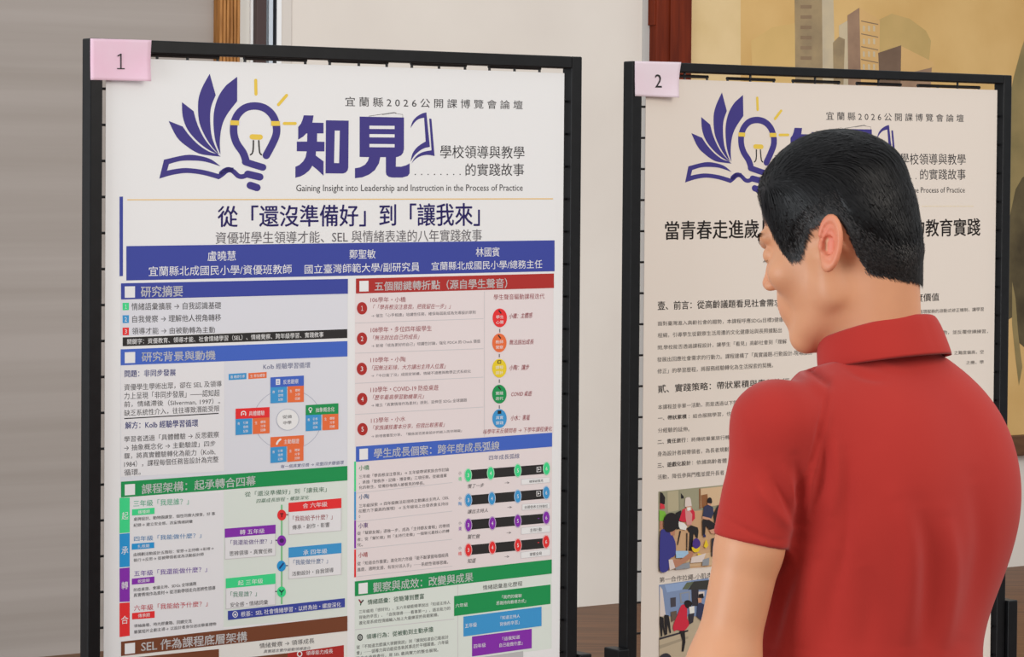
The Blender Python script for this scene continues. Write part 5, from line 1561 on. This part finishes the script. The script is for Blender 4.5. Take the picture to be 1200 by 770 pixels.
def build_hair(root, R0):
    M = mat('black_hair', C(16, 14, 15, 1.0), .45, .24)
    b = M.node_tree.nodes['Principled BSDF']
    b.inputs['Anisotropic'].default_value = .5
    lo, hi = HO - np.array([.17, .17, .10]), HO + np.array([.17, .17, .19])
    V, F = surface_nets(d_hair, lo, hi, .0025)
    cap = (V, F)
    N = grad(d_hair, V, .002)
    q = ((V - HO) @ HB3.T) * 100
    t, s, az = hair_thick(q)
    outer = (d_skull(V) > .0005) & (s > .1)
    # combing direction in the head frame: forward part swept to the right and back, sides down and back
    def comb(q, s):
        top = np.clip((q[:, 2] - 6.5) / 3.5, 0, 1)[:, None]
        side = np.stack([np.zeros(len(q)), -.55 + 0 * s, -np.ones(len(q))], 1)
        fr = np.clip((q[:, 1] - 1) / 5, 0, 1)[:, None]
        side = side * (1 - fr) + np.array([0, .15, -1.0]) * fr
        tp = np.stack([-.55 + 0 * s, -.85 + .08 * q[:, 1] * 0, -.05 + 0 * s], 1)
        tp = tp * (1 - fr * .4) + fr * .4 * np.array([-.9, .25, .2])
        d = side * (1 - top) + tp * top
        return d / np.linalg.norm(d, axis=1, keepdims=True)
    Vs, Fs = [], []
    nb = 0
    def strands(P, lift, length, width, seg, jit):
        nonlocal nb
        if len(P) == 0:
            return
        rows = []
        for k in range(seg + 1):
            q = ((P - HO) @ HB3.T) * 100
            t, s, az = hair_thick(q)
            g = grad(d_skull, P, .002)
            c = comb(q, s) + jit
            dr = c @ HB3
            dr = dr - (dr * g).sum(1)[:, None] * g
            dr /= np.linalg.norm(dr, axis=1, keepdims=True) + 1e-9
            w = np.cross(dr, g) * (width * (1 - .85 * k / seg))[:, None]
            rows.append((P - w, P + w))
            P = P + dr * (length / seg)[:, None]
            tgt = np.maximum(t, .08) / 100 + lift * (1 + .5 * k / seg)
            P = P + g * (np.clip(tgt - d_skull(P), -.004, .004))[:, None]
        n = len(P)
        A = np.stack([np.stack(r, 1) for r in rows], 1)          # n, seg+1, 2, 3
        Vs.append(A.reshape(-1, 3))
        i = np.arange(n)[:, None] * (seg + 1) * 2 + nb
        for k in range(seg):
            Fs.append(np.concatenate([i + 2 * k, i + 2 * k + 1, i + 2 * k + 3, i + 2 * k + 2], 1))
        nb += n * (seg + 1) * 2
    idx = np.argwhere(outer)[:, 0]
    pick = rng.choice(idx, 15000)
    P = V[pick] + rng.normal(0, .0009, (15000, 3))
    q = ((P - HO) @ HB3.T) * 100
    top = np.clip((q[:, 2] - 6) / 4, 0, 1)
    strands(P, -.0004 + rng.random(15000) * .0012, .012 + .034 * top + .006 * rng.random(15000), .00045 + .0003 * rng.random(15000), 5, rng.normal(0, .07, (15000, 3)))
    # thin edge: strands rooted on the skin around the hairline
    th = rng.random(110000) * 2 * np.pi; zz = rng.random(110000) * 15 - 7
    D0 = np.stack([np.sin(th) * 8.2, np.cos(th) * 9.6, zz], 1)
    P = HO + (D0 / 100) @ HB3
    for _ in range(4):
        P = P - d_skull(P)[:, None] * grad(d_skull, P, .002)
    q = ((P - HO) @ HB3.T) * 100
    s, az = hair_above(q)
    fade = np.where(az > 106, 1.1, .45)
    keep = (s > -fade * rng.random(110000) ** 1.6) & (s < np.where(az > 95, 4.6, 2.6) * rng.random(110000) ** .8) & ~((az > 74) & (az < 112) & (s < -.1))
    P = P[keep]
    n = len(P)
    ln = .005 + .005 * rng.random(n)
    az2 = hair_above(((P - HO) @ HB3.T) * 100)[1]
    strands(P + grad(d_skull, P, .002) * .0004, .0003 + rng.random(n) * .0008 + .0010 * (az2 > 110), ln, .00035 + .0002 * rng.random(n), 3, rng.normal(0, .14, (n, 3)))
    nmain = len(Fs[0]) * 5
    SV = np.concatenate(Vs); SF = np.concatenate(Fs)
    allV = np.concatenate([cap[0], SV]); allF = np.concatenate([cap[1], SF + len(cap[0])])
    ho = np_mesh('hair', allV - R0, allF, M, root)
    M2 = mat('short_brown_black_hair', C(40, 34, 32, 1.0), .5, .45)
    ho.data.materials.append(M2)
    mi = np.zeros(len(ho.data.polygons), np.int32)
    if len(mi) == len(allF):
        mi[len(cap[1]) + nmain:] = (rng.random(len(mi) - len(cap[1]) - nmain) < .6)
        ho.data.polygons.foreach_set('material_index', mi)

FOLDS = [
    ([(977, 440), (970, 490), (958, 540), (938, 592)], .0022, 3.5),
    ([(970, 445), (962, 495), (949, 545), (931, 590)], -.0024, 3.5),
    ([(932, 535), (938, 572), (937, 610), (930, 645)], -.006, 6),
    ([(950, 550), (948, 585), (940, 620)], .006, 7),
    ([(902, 552), (920, 585), (932, 615)], -.0045, 5),
    ([(886, 566), (906, 597), (928, 620)], .004, 6),
    ([(915, 540), (926, 570), (934, 600)], .003, 5),
    ([(962, 500), (966, 545), (958, 585), (945, 612)], -.005, 6),
    ([(978, 510), (982, 560), (974, 610)], .0045, 8),
    ([(990, 530), (994, 600), (984, 690)], -.004, 8),
    ([(940, 422), (955, 436), (975, 452)], -.005, 5),
    ([(934, 436), (952, 450), (968, 462)], .004, 6),
    ([(985, 425), (1010, 440), (1040, 446)], -.003, 5),
    ([(1020, 418), (1045, 430), (1070, 436)], .002, 6),
    ([(1050, 580), (1066, 650), (1060, 765)], .006, 13),
    ([(1080, 590), (1090, 660), (1084, 768)], -.006, 12),
    ([(1108, 600), (1116, 670), (1104, 768)], .006, 11),
    ([(1140, 560), (1150, 640), (1130, 750)], -.005, 12),
    ([(1010, 660), (1020, 710), (1015, 768)], -.004, 14),
    ([(842, 602), (870, 618), (902, 632), (927, 632)], -.0014, 2.2),
    ([(935, 660), (915, 705), (902, 765)], -.006, 8),
    ([(955, 650), (950, 700), (940, 765)], .006, 11),
    ([(985, 640), (975, 700), (970, 765)], -.004, 12),
    ([(862, 470), (875, 500), (880, 540)], .002, 10),
]
build_person()
bpy.data.objects.remove(_to)
